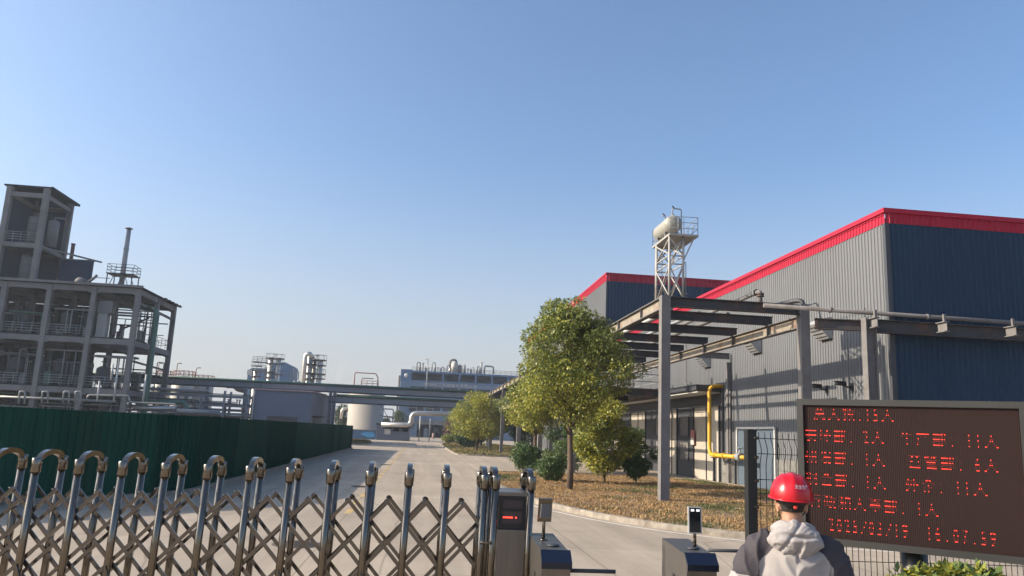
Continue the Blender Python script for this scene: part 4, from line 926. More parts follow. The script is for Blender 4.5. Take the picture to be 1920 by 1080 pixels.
column_thing(594,604,675,170,'right silver column of the cluster with side platforms','silver process columns',m_pipes,(676,686,703,711))
q = at(570,700,169); run('arched_duct', [Vector((q.x,169,2)), Vector((q.x,169,at(572,666,169).z)), Vector((at(580,664,169).x,169,at(580,662,169).z)), Vector((at(586,670,169).x,169.5,at(586,672,169).z))], .5, m_pipes, 'silver duct arching over the top of the leftmost silver column', None, 1.6, 'duct')
t = thing('roof_vent_box', 'pair of white vent ducts under a pipe loop behind the shed', 'vent', (at(556,720,120).x,120,0)); b = B()
for px in (553,560): x = at(px,715,120).x; b.tube([(x,120,0),(x,120,at(px,714,120).z)], .24, 10)
b.build('vent_duct', m_pipe, t); b = B(); xa, xb = at(552,700,120).x, at(560,700,120).x; z = at(555,712,120).z; b.tube([(xa,120,z),(xa,120,z+1.2),(xb,120,z+1.2),(xb,120,z)], .07, 8, bend=.1); b.build('pipe_loop', m_steel, t)
# low wide tanks with red railings
for i, (xa, xb, Y, zt, lab) in enumerate(((at(322,700,130).x, at(362,700,130).x, 131., 9.1, 'wide cream tank with rust red railing beside the plant corner'), (at(358,705,133).x, at(399,708,133).x, 134., 8.7, 'lower cream tank with rust red railing farther from the plant corner'), (at(288,705,134).x, at(318,708,134).x, 135., 9.2, 'cream tank seen through the plant corner bay behind the green duct'))):
    c = Vector(((xa+xb)/2, Y, 0)); r = (xb-xa)/2; t = thing('low_tank', lab, 'storage tank', c, 'cream tanks with red railings')
    b = B(); b.lathe(c, [(r,0),(r,zt-.9),(r*.6,zt-.3),(.02,zt)], 30); b.build('shell', m_tank, t)
    b = B(); b.rail([(c.x+r*math.cos(a), c.y+r*math.sin(a)) for a in np.linspace(0,6.283,15)], zt-.9, 1.5, 2.2, .05, 3); b.build('railing', m_redl, t)
    b = B(); b.tube([(c.x-r*.6,Y-r*.5,zt-.8),(c.x-r*.6,Y-r*.5,zt+1.8),(c.x-r*.2,Y-r*.5,zt+1.8)], .07, 8, bend=.2); b.build('vent_pipe', m_redl, t)

# ================================================================== GATE AREA
# retractable gate: hoops of two posts under an arched cap, joined by scissor bars
m_bars = mat('flat stainless bar', (.175, .16, .148), .13, .97, .12, 4)
gate = thing('retractable_gate', 'long stainless steel folding gate of hooped posts and crossing bars across the road', 'gate', (-1.5, 8.1, 0))
YG, YR = 8.1, 8.66
fx = [at(px, 870, YG).x for px in (-96, -13, 68.6, 149, 231, 312, 391, 470, 546, 622.5, 696, 769, 840, 911)]
fx.append(at(930.5, 887, YG).x)
LEAN = .021
def lean(x, z): return x-LEAN*(1.55-z)
ZP = 1.57
def hoop_meshes():
    b = B(); b.tube([(lean(0,.06),0,.06),(lean(0,1.47),0,1.47)], .036, 14); return b
posts = {}
arch_me = cap_me = None
for i, x in enumerate(fx):
    dx = x
    for y, nm in ((YG, 'f'), (YR, 'r')):
        b = B(); b.tube([(x+lean(0,.05),y,.05),(x+lean(0,1.46),y,1.46)], .036, 14)
        p = b.build('post', m_stain, gate)
        b = B(); b.lathe((x,y,1.44), [(.044,0),(.047,.005),(.047,.125),(.04,.138),(.001,.14)], 14); b.lathe((x,y,1.44-.001), [(.036,-.004),(.044,-.002)], 14); b.build('post_cap', m_stain, p)
        b = B(); wx = x+lean(0,.05); b.lathe((wx,y,.04), [(.015,-.03),(.04,-.028),(.04,.028),(.015,.03)], 14, axis='X'); b.build('roller', m_black, p)
    b = B(); pth = []
    for k in range(11):
        a = math.pi*k/10; yy = (YG+YR)/2-math.cos(a)*(YR-YG-.06)/2; pth.append((x, yy, 1.54+math.sin(a)*.088))
    vs = []
    for (xx, yy, zz) in pth: vs += [(xx-.026,yy,zz-.025),(xx+.026,yy,zz-.025),(xx+.026,yy,zz+.025),(xx-.026,yy,zz+.025)]
    fs = [(4*i+j, 4*i+(j+1)%4, 4*i+4+(j+1)%4, 4*i+4+j) for i in range(10) for j in range(4)]
    b.poly(vs, fs+[(3,2,1,0),(40,41,42,43)]); b.build('arch', m_stain, gate)
# scissor bars: every other crossing sits on a post
ZS = [1.27, 1.055, .84, .625, .41, .195]
def xat(i, z): return fx[i]+lean(0, z)
for y, off in ((YG+.05, .0), (YR-.05, .0)):
    for i in range(-3, len(fx)-1):
        # falling bar: from the peak right of post i down over the following bays; rising bar mirrored
        for s in (1, -1):
            pts = []
            for k, z in enumerate(ZS):
                u = i+.5+s*k*.5
                if u < 0 or u > len(fx)-2+.02: continue
                j = int(math.floor(u)); fr = u-j
                j2 = min(j+1, len(fx)-1)
                pts.append((xat(j, z)*(1-fr)+xat(j2, z)*fr, z))
            if len(pts) < 2: continue
            if s == 1 and i < 0 and False: continue
            # extend the top end a little
            yy = y+(.012 if s == 1 else -.012)
            P = [Vector((px, yy, pz)) for px, pz in pts]
            if abs(pts[0][1]-ZS[0]) < 1e-6: d = (P[0]-P[1]).normalized(); P[0] = P[0]+d*.025
            b = B()
            for a, c in zip(P[:-1], P[1:]):
                pass
            # one continuous strip
            w = .0175; vs = []
            for q, pnt in enumerate(P):
                d = (P[min(q+1,len(P)-1)]-P[max(q-1,0)]).normalized(); nrm = Vector((-d.z,0,d.x))
                for a_, c_ in ((-1,-1),(1,-1),(1,1),(-1,1)): vs.append(pnt+nrm*(a_*w)+Vector((0,c_*.011,0)))
            n_ = len(P); fs = [(4*q+j, 4*q+(j+1)%4, 4*q+4+(j+1)%4, 4*q+4+j) for q in range(n_-1) for j in range(4)]+[(3,2,1,0),(4*n_-4,4*n_-3,4*n_-2,4*n_-1)]
            b.poly(vs, fs)
            if s == 1: b.lathe(P[0]+Vector((0,-.03,-.012)), [(.001,0),(.02,.002),(.02,.05),(.001,.052)], 8, axis='Y')
            b.build('scissor_bar', m_bars, gate)
b = B()
for i in range(2, len(fx)-3, 2):
    b.tube([(xat(i,.62),YG-.05,.6),(xat(i,.5)+.1,YG-.06,.40),(xat(i,.5)+.25,YG-.05,.33),(xat(i+1,.5),YG-.05,.5)], .008, 6, bend=.12)
b.build('slack_cable', m_black, gate)
# gate head
kx0, kx1 = at(932,1000,YG).x, at(987,1000,YG).x
gh = thing('gate_head', 'stainless drive cabinet with a black display at the right end of the folding gate', 'gate cabinet', (kx0, YG, 0))
b = B(); b.box((kx0,YG+.02,.08),(kx1,YG+.62,1.02)); b.box((kx0,YG+.05,1.02),(kx1,YG+.62,1.39)); b.box((kx0-.005,YG-.0,1.375),(kx1+.005,YG+.64,1.41)); b.box((kx0-.004,YG-.004,1.0),(kx1+.004,YG+.049,1.04)); b.build('cabinet', m_staind, gh)
b = B(); b.box((kx0+.012,YG+.02,1.04),(kx1-.012,YG+.049,1.374)); dp = b.build('display_panel', m_black, gh)
b = B(); b.box((kx0+.05,YG+.012,1.25),(kx1-.05,YG+.0195,1.33)); b.box((kx0+.05,YG+.012,1.10),(kx1-.05,YG+.0195,1.22)); b.build('readout_window', mat('smoked window', (.05,.035,.035), .35, 0, .1, 9), dp)
b = B()
m_led = mat('lit red lamp', (.4,.02,.01), .5, 0, 0, 1, emit=(1,.05,.03), estr=3.2)
w = (kx1-kx0-.1)
for k in range(7):
    if k == 5: continue
    b.box((kx0+.055+k*w*.105,YG+.006,1.155),(kx0+.055+k*w*.105+.014,YG+.0115,1.167))
b.build('red_readout', m_led, dp)
b = B(); b.box((kx0+.08,YG+.005,1.012),(kx1-.08,YG+.012,1.03)); b.build('card_slot', m_dark, dp)
for x in (kx0-.03, kx1+.035):
    for y in (YG-.005, YG+.6):
        b = B(); b.tube([(x+lean(0,.05),y,.05),(x+lean(0,1.46),y,1.46)], .034, 14); p = b.build('post', m_stain, gh)
        if x > kx0:
            b = B(); b.lathe((x,y,1.44), [(.044,0),(.046,.005),(.046,.125),(.04,.138),(.001,.14)], 14); b.build('post_cap', m_stain, p)
b = B(); x = kx1+.035; vs = []
for k in range(11):
    a = math.pi*k/10; yy = YG+.3-math.cos(a)*.27; zz = 1.53+math.sin(a)*.1; vs += [(x-.026,yy,zz-.022),(x+.026,yy,zz-.022),(x+.026,yy,zz+.022),(x-.026,yy,zz+.022)]
b.poly(vs, [(4*i+j, 4*i+(j+1)%4, 4*i+4+(j+1)%4, 4*i+4+j) for i in range(10) for j in range(4)]+[(3,2,1,0),(40,41,42,43)]); b.build('arch', m_stain, gh)
b = B(); p = at(913,1017,YG-.05); b.box(p+Vector((-.03,-.02,-.012)), p+Vector((.03,.0,.012))); b.tube([p+Vector((-.07,-.01,.0)), p+Vector((.05,-.01,0))], .012, 8); b.build('latch', m_stain, gh)

# turnstiles
m_tsb = mat('glossy dark blue cap', (.007,.012,.030), .2, 0, .05, 2)
def turnstile(name, lab, x0, x1, y0, y1, arm_z, arm_len, scr_front, slant=0.):
    t = thing(name, lab, 'turnstile', (x0,y0,0), 'turnstiles beside the folding gate')
    zt = 1.0; s = slant
    def q(x, y, z): return (x+s*(y-y0), y, z)
    b = B()
    def pr(pf, xa, xb):
        n_ = len(pf); b.poly([q(xa,y,z) for y,z in pf]+[q(xb,y,z) for y,z in pf], [tuple(range(n_)), tuple(range(2*n_-1,n_-1,-1))]+[(i+n_,(i+1)%n_+n_,(i+1)%n_,i) for i in range(n_)])
    pr([(y0+.14,.02),(y0+.01,.90),(y0+.10,.985),(y1,zt),(y1,.62),(y1-.12,.55),(y1-.12,.02)], x0, x1); b.build('cabinet', m_staind, t)
    b = B(); pr([(y0-.035,.86),(y0-.035,.915),(y0+.085,1.003),(y0+.105,1.003),(y0+.105,.9875),(y0+.005,.895),(y0+.005,.86)], x0-.006, x1+.006); b.build('front_cap', m_tsb, t)
    b = B(); b.lathe(q((x0+x1)/2+.02,y0+.42,zt-.007), [(.001,.012),(.055,.012),(.06,0)], 18); b.build('card_reader', m_dark, t)
    b = B()
    if arm_len > 0: b.tube([q(x1,y0+.1,arm_z), q(x1+arm_len,y0+.1,arm_z)], .018, 10)
    else: b.tube([q(x1,y0+.3,arm_z), q(x1-arm_len,y0+.3,arm_z), q(x1-arm_len,y0+.3,.3)], .016, 10, bend=.03)
    b.build('barrier_arm', m_dark, t)
    b = B(); b.lathe(q(x0-.002,y0+.2,.72), [(.022,-.004),(.022,.004)], 14, axis='X'); b.box(q(x0-.004,y0+.5,.66), q(x0-.001,y0+.56,.74)); b.build('lock', m_black, t)
    return t
t1 = turnstile('turnstile', 'stainless turnstile beside the gate cabinet with its face scanner seen from behind', at(1017,1045,6.98).x, at(1071,1045,6.98).x, 6.98, 8.25, .83, .42, False, .04)
t2 = turnstile('turnstile', 'stainless turnstile with a lit face scanner, before the man in the red helmet', at(1289,1045,7.05).x, at(1345,1045,7.05).x, 7.05, 8.15, 1.0, -.33, True, .10)
def scanner(t, c, foot, rz, w, h, tilt, front):
    M = Matrix.Translation(c) @ Matrix.Rotation(rz, 4, 'Z') @ Matrix.Rotation(tilt, 4, 'X')
    def bx(a, c_):
        b = B(); b.box(a, c_); b.v = [tuple(M @ Vector(v)) for v in b.v]; return b
    s_ = bx((-w/2,-.012,-h/2),(w/2,.012,h/2)).build('face_scanner', m_stain if not front else m_white, t)
    bx((-w/2+.012,-.0165,-h/2+.012),(w/2-.012,-.0125,h/2-.012)).build('screen', mat('scanner glass', (.008,.009,.012), .1, 0, 0, 1), s_)
    b = bx((-w*.3,-.0195,h/2-.045),(-w*.06,-.017,h/2-.025)); b2 = bx((w*.1,-.0195,h/2-.045),(w*.34,-.017,h/2-.025)); b.poly(b2.v, b2.f); b.build('camera_light', mat('lamp white', (.8,.8,.78), .4, 0, 0, 1, emit=(1,1,1), estr=.5), s_)
    bx((-.05,.0125,-.07),(.05,.03,.06)).build('rear_bracket', m_steel, s_)
    b = B(); b.tube([foot, Vector((foot.x,foot.y,c.z-h*.1))], .0165, 10); b.lathe(foot, [(.04,0),(.04,.008),(.02,.012)], 14); b.build('pole', m_stain, s_)
c1 = at(1022,956,7.72); scanner(t1, c1, Vector((at(1019,1008,7.76).x,7.765,.995)), R(188), .135, .225, R(-8), False)
c2 = at(1302.5,975,7.5); scanner(t2, c2, Vector((at(1303,1031,7.54).x,7.545,.99)), R(-6), .13, .25, R(-4), True)
# mesh fence
mf = thing('mesh_fence', 'black welded wire mesh fence on a square post behind the sign board', 'fence', (2.6, 6, 0))
YM = 6.0; px0 = at(1407,850,YM).x
b = B(); b.box((px0-.037,YM-.037,0),(px0+.037,YM+.037,2.10)); b.box((px0-.04,YM-.04,2.10),(px0+.04,YM+.04,2.115)); fpst = b.build('post', m_blackp, mf)
b = B()
for z in (2.05,1.9,1.72,1.52,1.32,1.12,.9,.66,.4): b.box((px0+.0375,YM-.03,z-.012),(px0+.055,YM-.0,z+.012)); b.lathe((px0+.02,YM-.038,z), [(.007,-.004),(.007,.001)], 8, axis='Y')
b.build('clip', m_stain, fpst)
for x in (px0+2.55, px0+5.1):
    b = B(); b.box((x-.03,YM-.03,0),(x+.03,YM+.03,2.1)); b.build('post', m_blackp, mf)
hz = [2.05,1.93,1.73,1.53,1.33,1.13,.93,.73,.53,.33,.13]
def fy(z): return YM-(.028 if abs(z-1.93) < .01 else 0)+(.02 if abs(z-2.05)<.01 else 0)
for k in range(2):
    xa = px0+.05+k*2.55; xb = xa+2.46
    b = B()
    for z in hz: b.tube([(xa,fy(z),z),(xb,fy(z),z)], .0032, 5)
    for x in np.arange(xa+.03, xb, .05):
        b.tube([(x,YM+.02,2.1),(x,YM+.02,2.05),(x,YM-.024,1.97),(x,YM-.024,1.93),(x,YM+.004,1.85),(x,YM+.004,.08)], .0034, 4)
    b.build('wire_panel', m_blackp, mf)
# LED sign board
SD = Vector((math.sin(R(51.85)), 0, 0)); sd = Vector((math.sin(R(51.85)), -math.cos(R(51.85)), 0))*1.0; sn = Vector((-sd.y*-1, 0, 0))
sn = Vector((sd.y, -sd.x, 0))            # outward, toward the camera
SL = at(1493.5, 748, 5.6); SL.z = 2.35
def hit_len(px, py):
    r = FR @ np.array([px-960, py-540, FOC]); A = np.array([[r[0], -sd.x],[r[1], -sd.y]]); k, t_ = np.linalg.solve(A, [SL.x, SL.y]); return t_, CAMH+r[2]*k
SW = hit_len(1925, 760)[0]; z_hi, z_lo = 2.352, 1.318
sg = thing('sign_board', 'large dark framed outdoor display board with glowing red Chinese characters and a date', 'display board', (SL.x, SL.y, 0))
def sp(u, v, w=0): return Vector((SL.x, SL.y, 0))+sd*u+Vector((0,0,v))+sn*w
def sbox(b, u0, u1, v0, v1, w0, w1, m=0):
    vs = [sp(u,v,w) for w in (w0,w1) for (u,v) in ((u0,v0),(u1,v0),(u1,v1),(u0,v1))]
    return b.poly(vs, [(3,2,1,0),(4,5,6,7),(0,1,5,4),(1,2,6,5),(2,3,7,6),(3,0,4,7)], m)
fw = .045
b = B(); sbox(b,0,SW,z_hi-fw,z_hi,-.09,.012); sbox(b,0,SW,z_lo,z_lo+fw,-.09,.012); sbox(b,0,fw,z_lo+fw,z_hi-fw,-.09,.012); sbox(b,SW-fw,SW,z_lo+fw,z_hi-fw,-.09,.012); sbox(b,fw,SW-fw,z_lo+fw,z_hi-fw,-.085,-.03)
b.build('frame', mat('dark grey board frame', (.04,.04,.038), .5, .2, .12, 3), sg)
u0, u1, v0, v1 = fw, SW-fw, z_lo+fw, z_hi-fw
NC, NR = 232, 144
m_scr = bpy.data.materials.new('dark dot matrix face'); m_scr.use_nodes = True
n_ = m_scr.node_tree.nodes; l_ = m_scr.node_tree.links; bs = n_['Principled BSDF']; bs.inputs['Roughness'].default_value = .75
tcn = n_.new('ShaderNodeTexCoord'); wv = n_.new('ShaderNodeTexNoise'); wv.inputs['Scale'].default_value = 160; l_.new(tcn.outputs['Object'], wv.inputs[0]); rp = n_.new('ShaderNodeValToRGB'); rp.color_ramp.elements[0].color = (.018,.006,.0045,1); rp.color_ramp.elements[1].color = (.044,.016,.012,1); l_.new(wv.outputs[0], rp.inputs[0]); l_.new(rp.outputs[0], bs.inputs['Base Color'])
b = B(); sbox(b,u0,u1,v0,v1,-.03,-.012)
cw = (u1-u0)/NC
for c in range(0, NC, 2): sbox(b, u0+c*cw, u0+c*cw+cw*.8, v0, v1, -.0119, -.0075)
scr = b.build('screen', m_scr, sg)
# characters laid out on the 192 x 96 lamp grid; only every fourth lamp row is lit, as the camera caught the scanning board
def bitmap(ch, w, h=16):
    vs, fs = text_mesh(ch, 1.0); 
    if not vs: return np.zeros((h, w), bool)
    Yv = [v.y for v in vs]; hw = .48 if ord(ch) > 127 else .30; x0_, x1_, y0_, y1_ = -hw, hw, min(Yv), max(Yv)
    tree = BVHTree.FromPolygons([Vector((v.x, v.y, 0)) for v in vs], fs)
    out = np.zeros((h, w), bool); hh = h-1 if ch not in ':./' else h
    for r_ in range(h):
        for c_ in range(w):
            n = 0
            for a in (.2,.5,.8):
                for e in (.2,.5,.8):
                    fx_ = (c_+e)/(w-1); fy_ = 1-(r_+a)/(h-1)
                    if fx_ > 1.0 or fy_ < 0: continue
                    if ch == ':': ok = (c_ in (w//2-1,)) and r_ in (4,5,12,13)
                    elif ch == '.': ok = c_ == w//2-1 and r_ in (12,13)
                    elif ch == '/': ok = abs((c_)-(1-(r_)/h)*(w-1)) < .6
                    else: ok = tree.ray_cast(Vector((x0_+fx_*(x1_-x0_), y0_+fy_*(y1_-y0_), 1)), Vector((0,0,-1)))[0] is not None
                    n += bool(ok)
            out[r_, c_] = n >= 5
    return out
cache = {}
lit = np.zeros((NR, NC), np.uint8)
def line(row, col, s_):
    for ch in s_:
        w = 8 if ord(ch) < 128 else 16
        if ch == ' ': col += 8; continue
        if (ch, w) not in cache: cache[(ch, w)] = bitmap(ch, w)
        bm_ = cache[(ch, w)]
        for r_ in range(16):
            for c_ in range(w):
                if bm_[r_, c_] and 0 <= row+r_ < NR and 0 <= col+c_ < NC: lit[row+r_, col+c_] = 1
        col += w+1
for i, (ca, ta, cb, tb) in enumerate(((12, '总人数:15人', 0, ''), (1, '安环部: 2人', 110, '生产部: 11人'), (1, '研发部: 1人', 117, '营管部: 6人'), (1, '财会部: 1人', 113, '外企: 11人'), (4, '行政和人事部: 1人', 0, ''), (26, '2025/03/19  16.07.59', 0, ''))):
    line(2+24*i, ca, ta)
    if tb: line(2+24*i, cb, tb)
b = B(); bd = B(); ch_ = (v1-v0)/NR; rg = random.Random(3)
for r_ in range(NR):
    for c_ in range(NC):
        if not lit[r_, c_]: continue
        lr = (r_-2) % 24; on = lr in (2, 7, 13)
        if not on and lr % 2 == 0: continue
        uu = u0+(c_+.5)*cw; vv = v1-(r_+.5)*ch_; k = .0021 if on else .0015
        tgt = b if on else bd
        tgt.poly([sp(uu-k,vv-k*1.15,-.0060), sp(uu+k,vv-k*1.15,-.0060), sp(uu+k,vv+k*1.15,-.0060), sp(uu-k,vv+k*1.15,-.0060)], [(0,1,2,3)])
b.build('lettering', mat('bright red lamps', (.5,.03,.02), .5, 0, 0, 1, emit=(1,.04,.02), estr=2.0), scr)
bd.build('lettering', mat('dim red lamps', (.3,.02,.015), .5, 0, 0, 1, emit=(1,.03,.02), estr=.12), scr)
pc = sp(hit_len(1710,1045)[0], 0, -.18)
b = B(); b.tube([(pc.x,pc.y,0),(pc.x,pc.y,z_lo+.5)], .085, 18); b.build('pole', m_blackp, sg)
b = B(); e1 = pc+sn*.09+Vector((0,0,z_lo+.3)); b.bar(e1-sd*.25, e1+sd*.25, .05, .12); b.bar(e1-sd*.25-Vector((0,0,.22)), e1+sd*.25-Vector((0,0,.22)), .05, .1); b.build('mounting_bracket', m_blackp, sg)

# ================================================================== PERSON
PX, PY, PH = 2.235, 4.56, R(19)          # stands facing the board: heading turned right of the road
PM = Matrix.Translation((PX, PY, 0)) @ Matrix.Rotation(-PH, 4, 'Z')
def mesh_obj(name, vs, fs, mats, parent=None, idx=None, smooth=True):
    me = bpy.data.meshes.new(name); me.from_pydata([tuple(v) for v in vs], [], fs)
    for m in (mats if isinstance(mats, (list, tuple)) else [mats]): me.materials.append(m)
    if idx is not None: me.polygons.foreach_set('material_index', idx)
    me.polygons.foreach_set('use_smooth', [smooth]*len(fs)); me.update()
    o = bpy.data.objects.new(name, me); COL.objects.link(o)
    if parent is not None: o.parent = parent
    return o
def fuse(vs, fs, voxel, smooth_it=6):
    """one continuous skin from overlapping closed pieces"""
    me = bpy.data.meshes.new('tmp'); me.from_pydata([tuple(v) for v in vs], [], fs); me.update()
    bm = bmesh.new(); bm.from_mesh(me); bmesh.ops.recalc_face_normals(bm, faces=bm.faces); bm.to_mesh(me); bm.free()
    o = bpy.data.objects.new('tmp', me); COL.objects.link(o)
    m = o.modifiers.new('r', 'REMESH'); m.mode = 'VOXEL'; m.voxel_size = voxel
    m = o.modifiers.new('s', 'SMOOTH'); m.factor = .5; m.iterations = smooth_it
    dg = bpy.context.evaluated_depsgraph_get(); e = bpy.data.meshes.new_from_object(o.evaluated_get(dg))
    V = [v.co.copy() for v in e.vertices]; F = [list(p.vertices) for p in e.polygons]
    bpy.data.objects.remove(o); bpy.data.meshes.remove(me); bpy.data.meshes.remove(e)
    return V, F
def rings(b, R_, n=24):
    """closed loft of ellipses (cx, cy, z, rx, ry)"""
    vs = []
    for cx, cy, z, rx, ry in R_:
        for k in range(n):
            a = 2*math.pi*k/n; vs.append((cx+rx*math.cos(a), cy+ry*math.sin(a), z))
    m_ = len(R_); fs = [(i*n+k, i*n+(k+1)%n, (i+1)*n+(k+1)%n, (i+1)*n+k) for i in range(m_-1) for k in range(n)]
    b.poly(vs, fs+[tuple(range(n-1,-1,-1)), tuple(range((m_-1)*n, m_*n))])
m_skin = mat('skin', (.36, .19, .12), .55, 0, .08, 8)
m_hair = mat('short black hair', (.022, .018, .016), .8, 0, .3, 60, bump=.4)
m_jl = mat('pale grey jacket cloth', (.31, .29, .285), .85, 0, .06, 5, bump=.15, spec=.2)
m_jd = mat('dark grey jacket cloth', (.045, .04, .048), .85, 0, .08, 5, bump=.1)
m_trs = mat('dark blue trousers', (.03,.035,.055), .85, 0, .1, 5)
m_helm = mat('glossy red helmet shell', (.45, .008, .016), .25, 0, .03, 3)
m_blackc = mat('black harness strap', (.012,.012,.013), .6, 0, .1, 8)
b = B()
# torso, legs, arms, neck
rings(b, [(0,0,.86,.15,.11),(0,0,1.0,.155,.115),(0,0,1.15,.15,.11),(0,0,1.32,.175,.12),(0,-.01,1.42,.17,.105),(0,-.015,1.48,.10,.08)])
b.tube([(0,-.02,1.44),(0,-.012,1.52),(0,.0,1.60)], [.072,.062,.06], 16)
for s in (-1,1):
    b.tube([(s*.095,0,.92),(s*.10,.01,.70),(s*.105,.02,.48),(s*.11,-.005,.30),(s*.115,-.025,.08)], [.09,.08,.058,.055,.042], 14)
    b.tube([(s*.115,-.06,.05),(s*.12,.03,.045),(s*.13,.14,.035),(s*.13,.19,.03)], [.038,.045,.04,.022], 12)
    b.tube([(s*.16,-.01,1.43),(s*.235,-.03,1.30),(s*.29,-.03,1.15)], [.062,.05,.042], 14)
    b.tube([(s*.29,-.03,1.15),(s*.22,.12,1.08),(s*.13,.25,1.06)], [.042,.036,.027], 14)
    # palm and five fingers closing toward the middle
    b.tube([(s*.13,.25,1.06),(s*.105,.285,1.058),(s*.075,.32,1.055)], [.028,.036,.032], 12)
    for i, (dz, L) in enumerate(((.03,.072),(.01,.08),(-.01,.075),(-.029,.06))):
        o_ = Vector((s*.078,.318,1.055+dz*.9)); d1 = Vector((-s*.55,.83,0)).normalized(); d2 = Vector((-s*.95,.3,0)).normalized(); d3 = Vector((-s*.8,-.6,0)).normalized()
        p1 = o_+d1*L*.45; p2 = p1+d2*L*.32; p3 = p2+d3*L*.25
        b.tube([o_-d1*.02, p1, p2, p3], [.0098,.009,.0085,.007], 8)
    b.tube([(s*.115,.272,1.075),(s*.10,.295,1.105),(s*.075,.315,1.115)], [.014,.0105,.008], 8)
# head: a shaped sphere with jaw, nose, brow and ears
def head_pt(a, t):
    z = math.sin(t); c = math.cos(t); x = c*math.sin(a); y = c*math.cos(a)
    X = x*.077; Yh = y*.097; Zh = z*.118
    if z < 0:
        k = -z; X *= 1-.28*k; Yh *= 1-.10*k; Yh += .018*k
    if y > .3: 
        X *= 1-.08*y
        nose = math.exp(-((a/.16)**2))*math.exp(-(((z+.22)/.17)**2)); Yh += .024*nose
        brow = math.exp(-(((z-.10)/.08)**2))*math.exp(-((abs(a)-.35)/.25)**2); Yh += .004*brow
        eye = math.exp(-(((z+.02)/.08)**2))*math.exp(-((abs(a)-.36)/.15)**2); Yh -= .008*eye
        lip = math.exp(-(((z+.52)/.07)**2))*math.exp(-((a/.25)**2)); Yh += .006*lip
        chin = math.exp(-(((z+.86)/.12)**2))*math.exp(-((a/.4)**2)); Yh += .008*chin
    return (X, Yh+.012, Zh+1.663)
vs = []; NA, NT = 40, 24
for j in range(NT+1):
    for i in range(NA): vs.append(head_pt(-math.pi+2*math.pi*i/NA, -math.pi/2+math.pi*(j*.998+.024)/NT))
fs = [(j*NA+i, j*NA+(i+1)%NA, (j+1)*NA+(i+1)%NA, (j+1)*NA+i) for j in range(NT) for i in range(NA)]
b.poly(vs, fs+[tuple(range(NA)), tuple(range(NT*NA,(NT+1)*NA))])
for s in (-1,1):
    pth = []
    for k in range(9):
        a = -1.9+k*.55; pth.append((s*(.086+.008*math.sin(a*.7)), -.010+.019*math.cos(a)-.004, 1.645+.034*math.sin(a)))
    b.tube(pth, [.005,.008,.009,.0095,.009,.0085,.008,.008,.006], 8); b.tube([(s*.064,.0,1.645),(s*.084,-.008,1.645)], [.022,.014], 8)
V, F = fuse(b.v, b.f, .0065, 3)
person = mesh_obj('person', V, F, m_skin); person.matrix_world = PM
tag(person, 'man in red safety helmet and pale grey hooded jacket, facing the display board', 'person')
# hair: thin shell over the back and top of the skull
vs = []; fs = []
for j in range(15):
    t = -.42+j*(1.95/14)
    for i in range(41):
        a = math.pi*.46+(2*math.pi-.92*math.pi)*i/40
        p = Vector(head_pt(math.atan2(math.sin(a), math.cos(a)), min(t, 1.5))); c = Vector((0,.012,1.66)); lo = max(0, -.42+.35*0-t)
        vs.append(c+(p-c)*(1.035 if j > 1 else 1.012))
fs = [(j*41+i, j*41+i+1, (j+1)*41+i+1, (j+1)*41+i) for j in range(14) for i in range(40)]
hair = mesh_obj('hair', vs, fs, m_hair, person)
for s in (-1,1):
    b = B(); b.lathe((s*.029,.092,1.66), [(.001,-.011),(.008,-.008),(.011,0),(.008,.008),(.001,.011)], 12, axis='Y'); mesh_obj('eye', b.v, b.f, mat('eye', (.12,.1,.09), .2, 0, 0, 1), person)
b = B(); b.tube([(-.022,.1045,1.601),(0,.111,1.6005),(.022,.1045,1.601)], [.002,.004,.002], 8); mesh_obj('mouth', b.v, b.f, mat('lips', (.36,.15,.12), .5, 0, .1, 5), person)
# jacket
b = B()
rings(b, [(0,.0,.74,.205,.155),(0,0,.80,.225,.17),(0,0,.92,.23,.168),(0,-.005,1.1,.225,.16),(0,-.012,1.26,.235,.16),(0,-.018,1.37,.225,.145),(0,-.02,1.44,.185,.12),(0,-.02,1.485,.125,.098),(0,-.02,1.515,.095,.085)], 36)
for s in (-1,1):
    b.tube([(s*.12,-.015,1.425),(s*.185,-.02,1.40),(s*.245,-.028,1.29),(s*.285,-.03,1.19),(s*.295,-.025,1.14)], [.085,.095,.088,.080,.074], 18)
    b.tube([(s*.295,-.03,1.15),(s*.255,.06,1.11),(s*.20,.16,1.08),(s*.145,.235,1.063)], [.074,.068,.058,.048], 18)
V, F = fuse(b.v, b.f, .0075, 10)
NV = []
me = bpy.data.meshes.new('t'); me.from_pydata([tuple(v) for v in V], [], F); me.update()
for v in me.vertices:
    p = v.co; q = Vector((p.x*5, p.y*5, p.z*2.2))
    # gathered folds: ridged noise hanging from the shoulders, deeper at the elbows
    f1 = 1-abs(noise.noise(q*1.3+Vector((3,1,7))))*2; f2 = noise.noise(Vector((p.x*14+p.z*9, p.y*10, p.z*7)))
    el = math.exp(-((p.z-1.16)/.10)**2)*(1 if abs(p.x) > .2 else .3)
    f3 = max(0, 1-abs(noise.noise(Vector((p.x*7+p.z*3.5*(1 if p.x < 0 else -1), p.y*6, p.z*2.6+4))*1.2))*3.2)
    NV.append(p+v.normal*(.007*f1+.006*f2+.015*f3*f3+.010*el*math.sin(p.z*70+p.x*25+2*noise.noise(q)) - .006))
bpy.data.meshes.remove(me)
idx = []
for f in F:
    c = sum((V[i] for i in f), Vector())/len(f); ax = abs(c.x)
    edge = .085+max(0, (1.455-c.z))*.95; edge = min(edge, .205)
    idx.append(1 if (ax > edge and c.z > 1.245+.10*(ax-.25)) else 0)
jk = mesh_obj('jacket', NV, F, [m_jl, m_jd], person, idx)
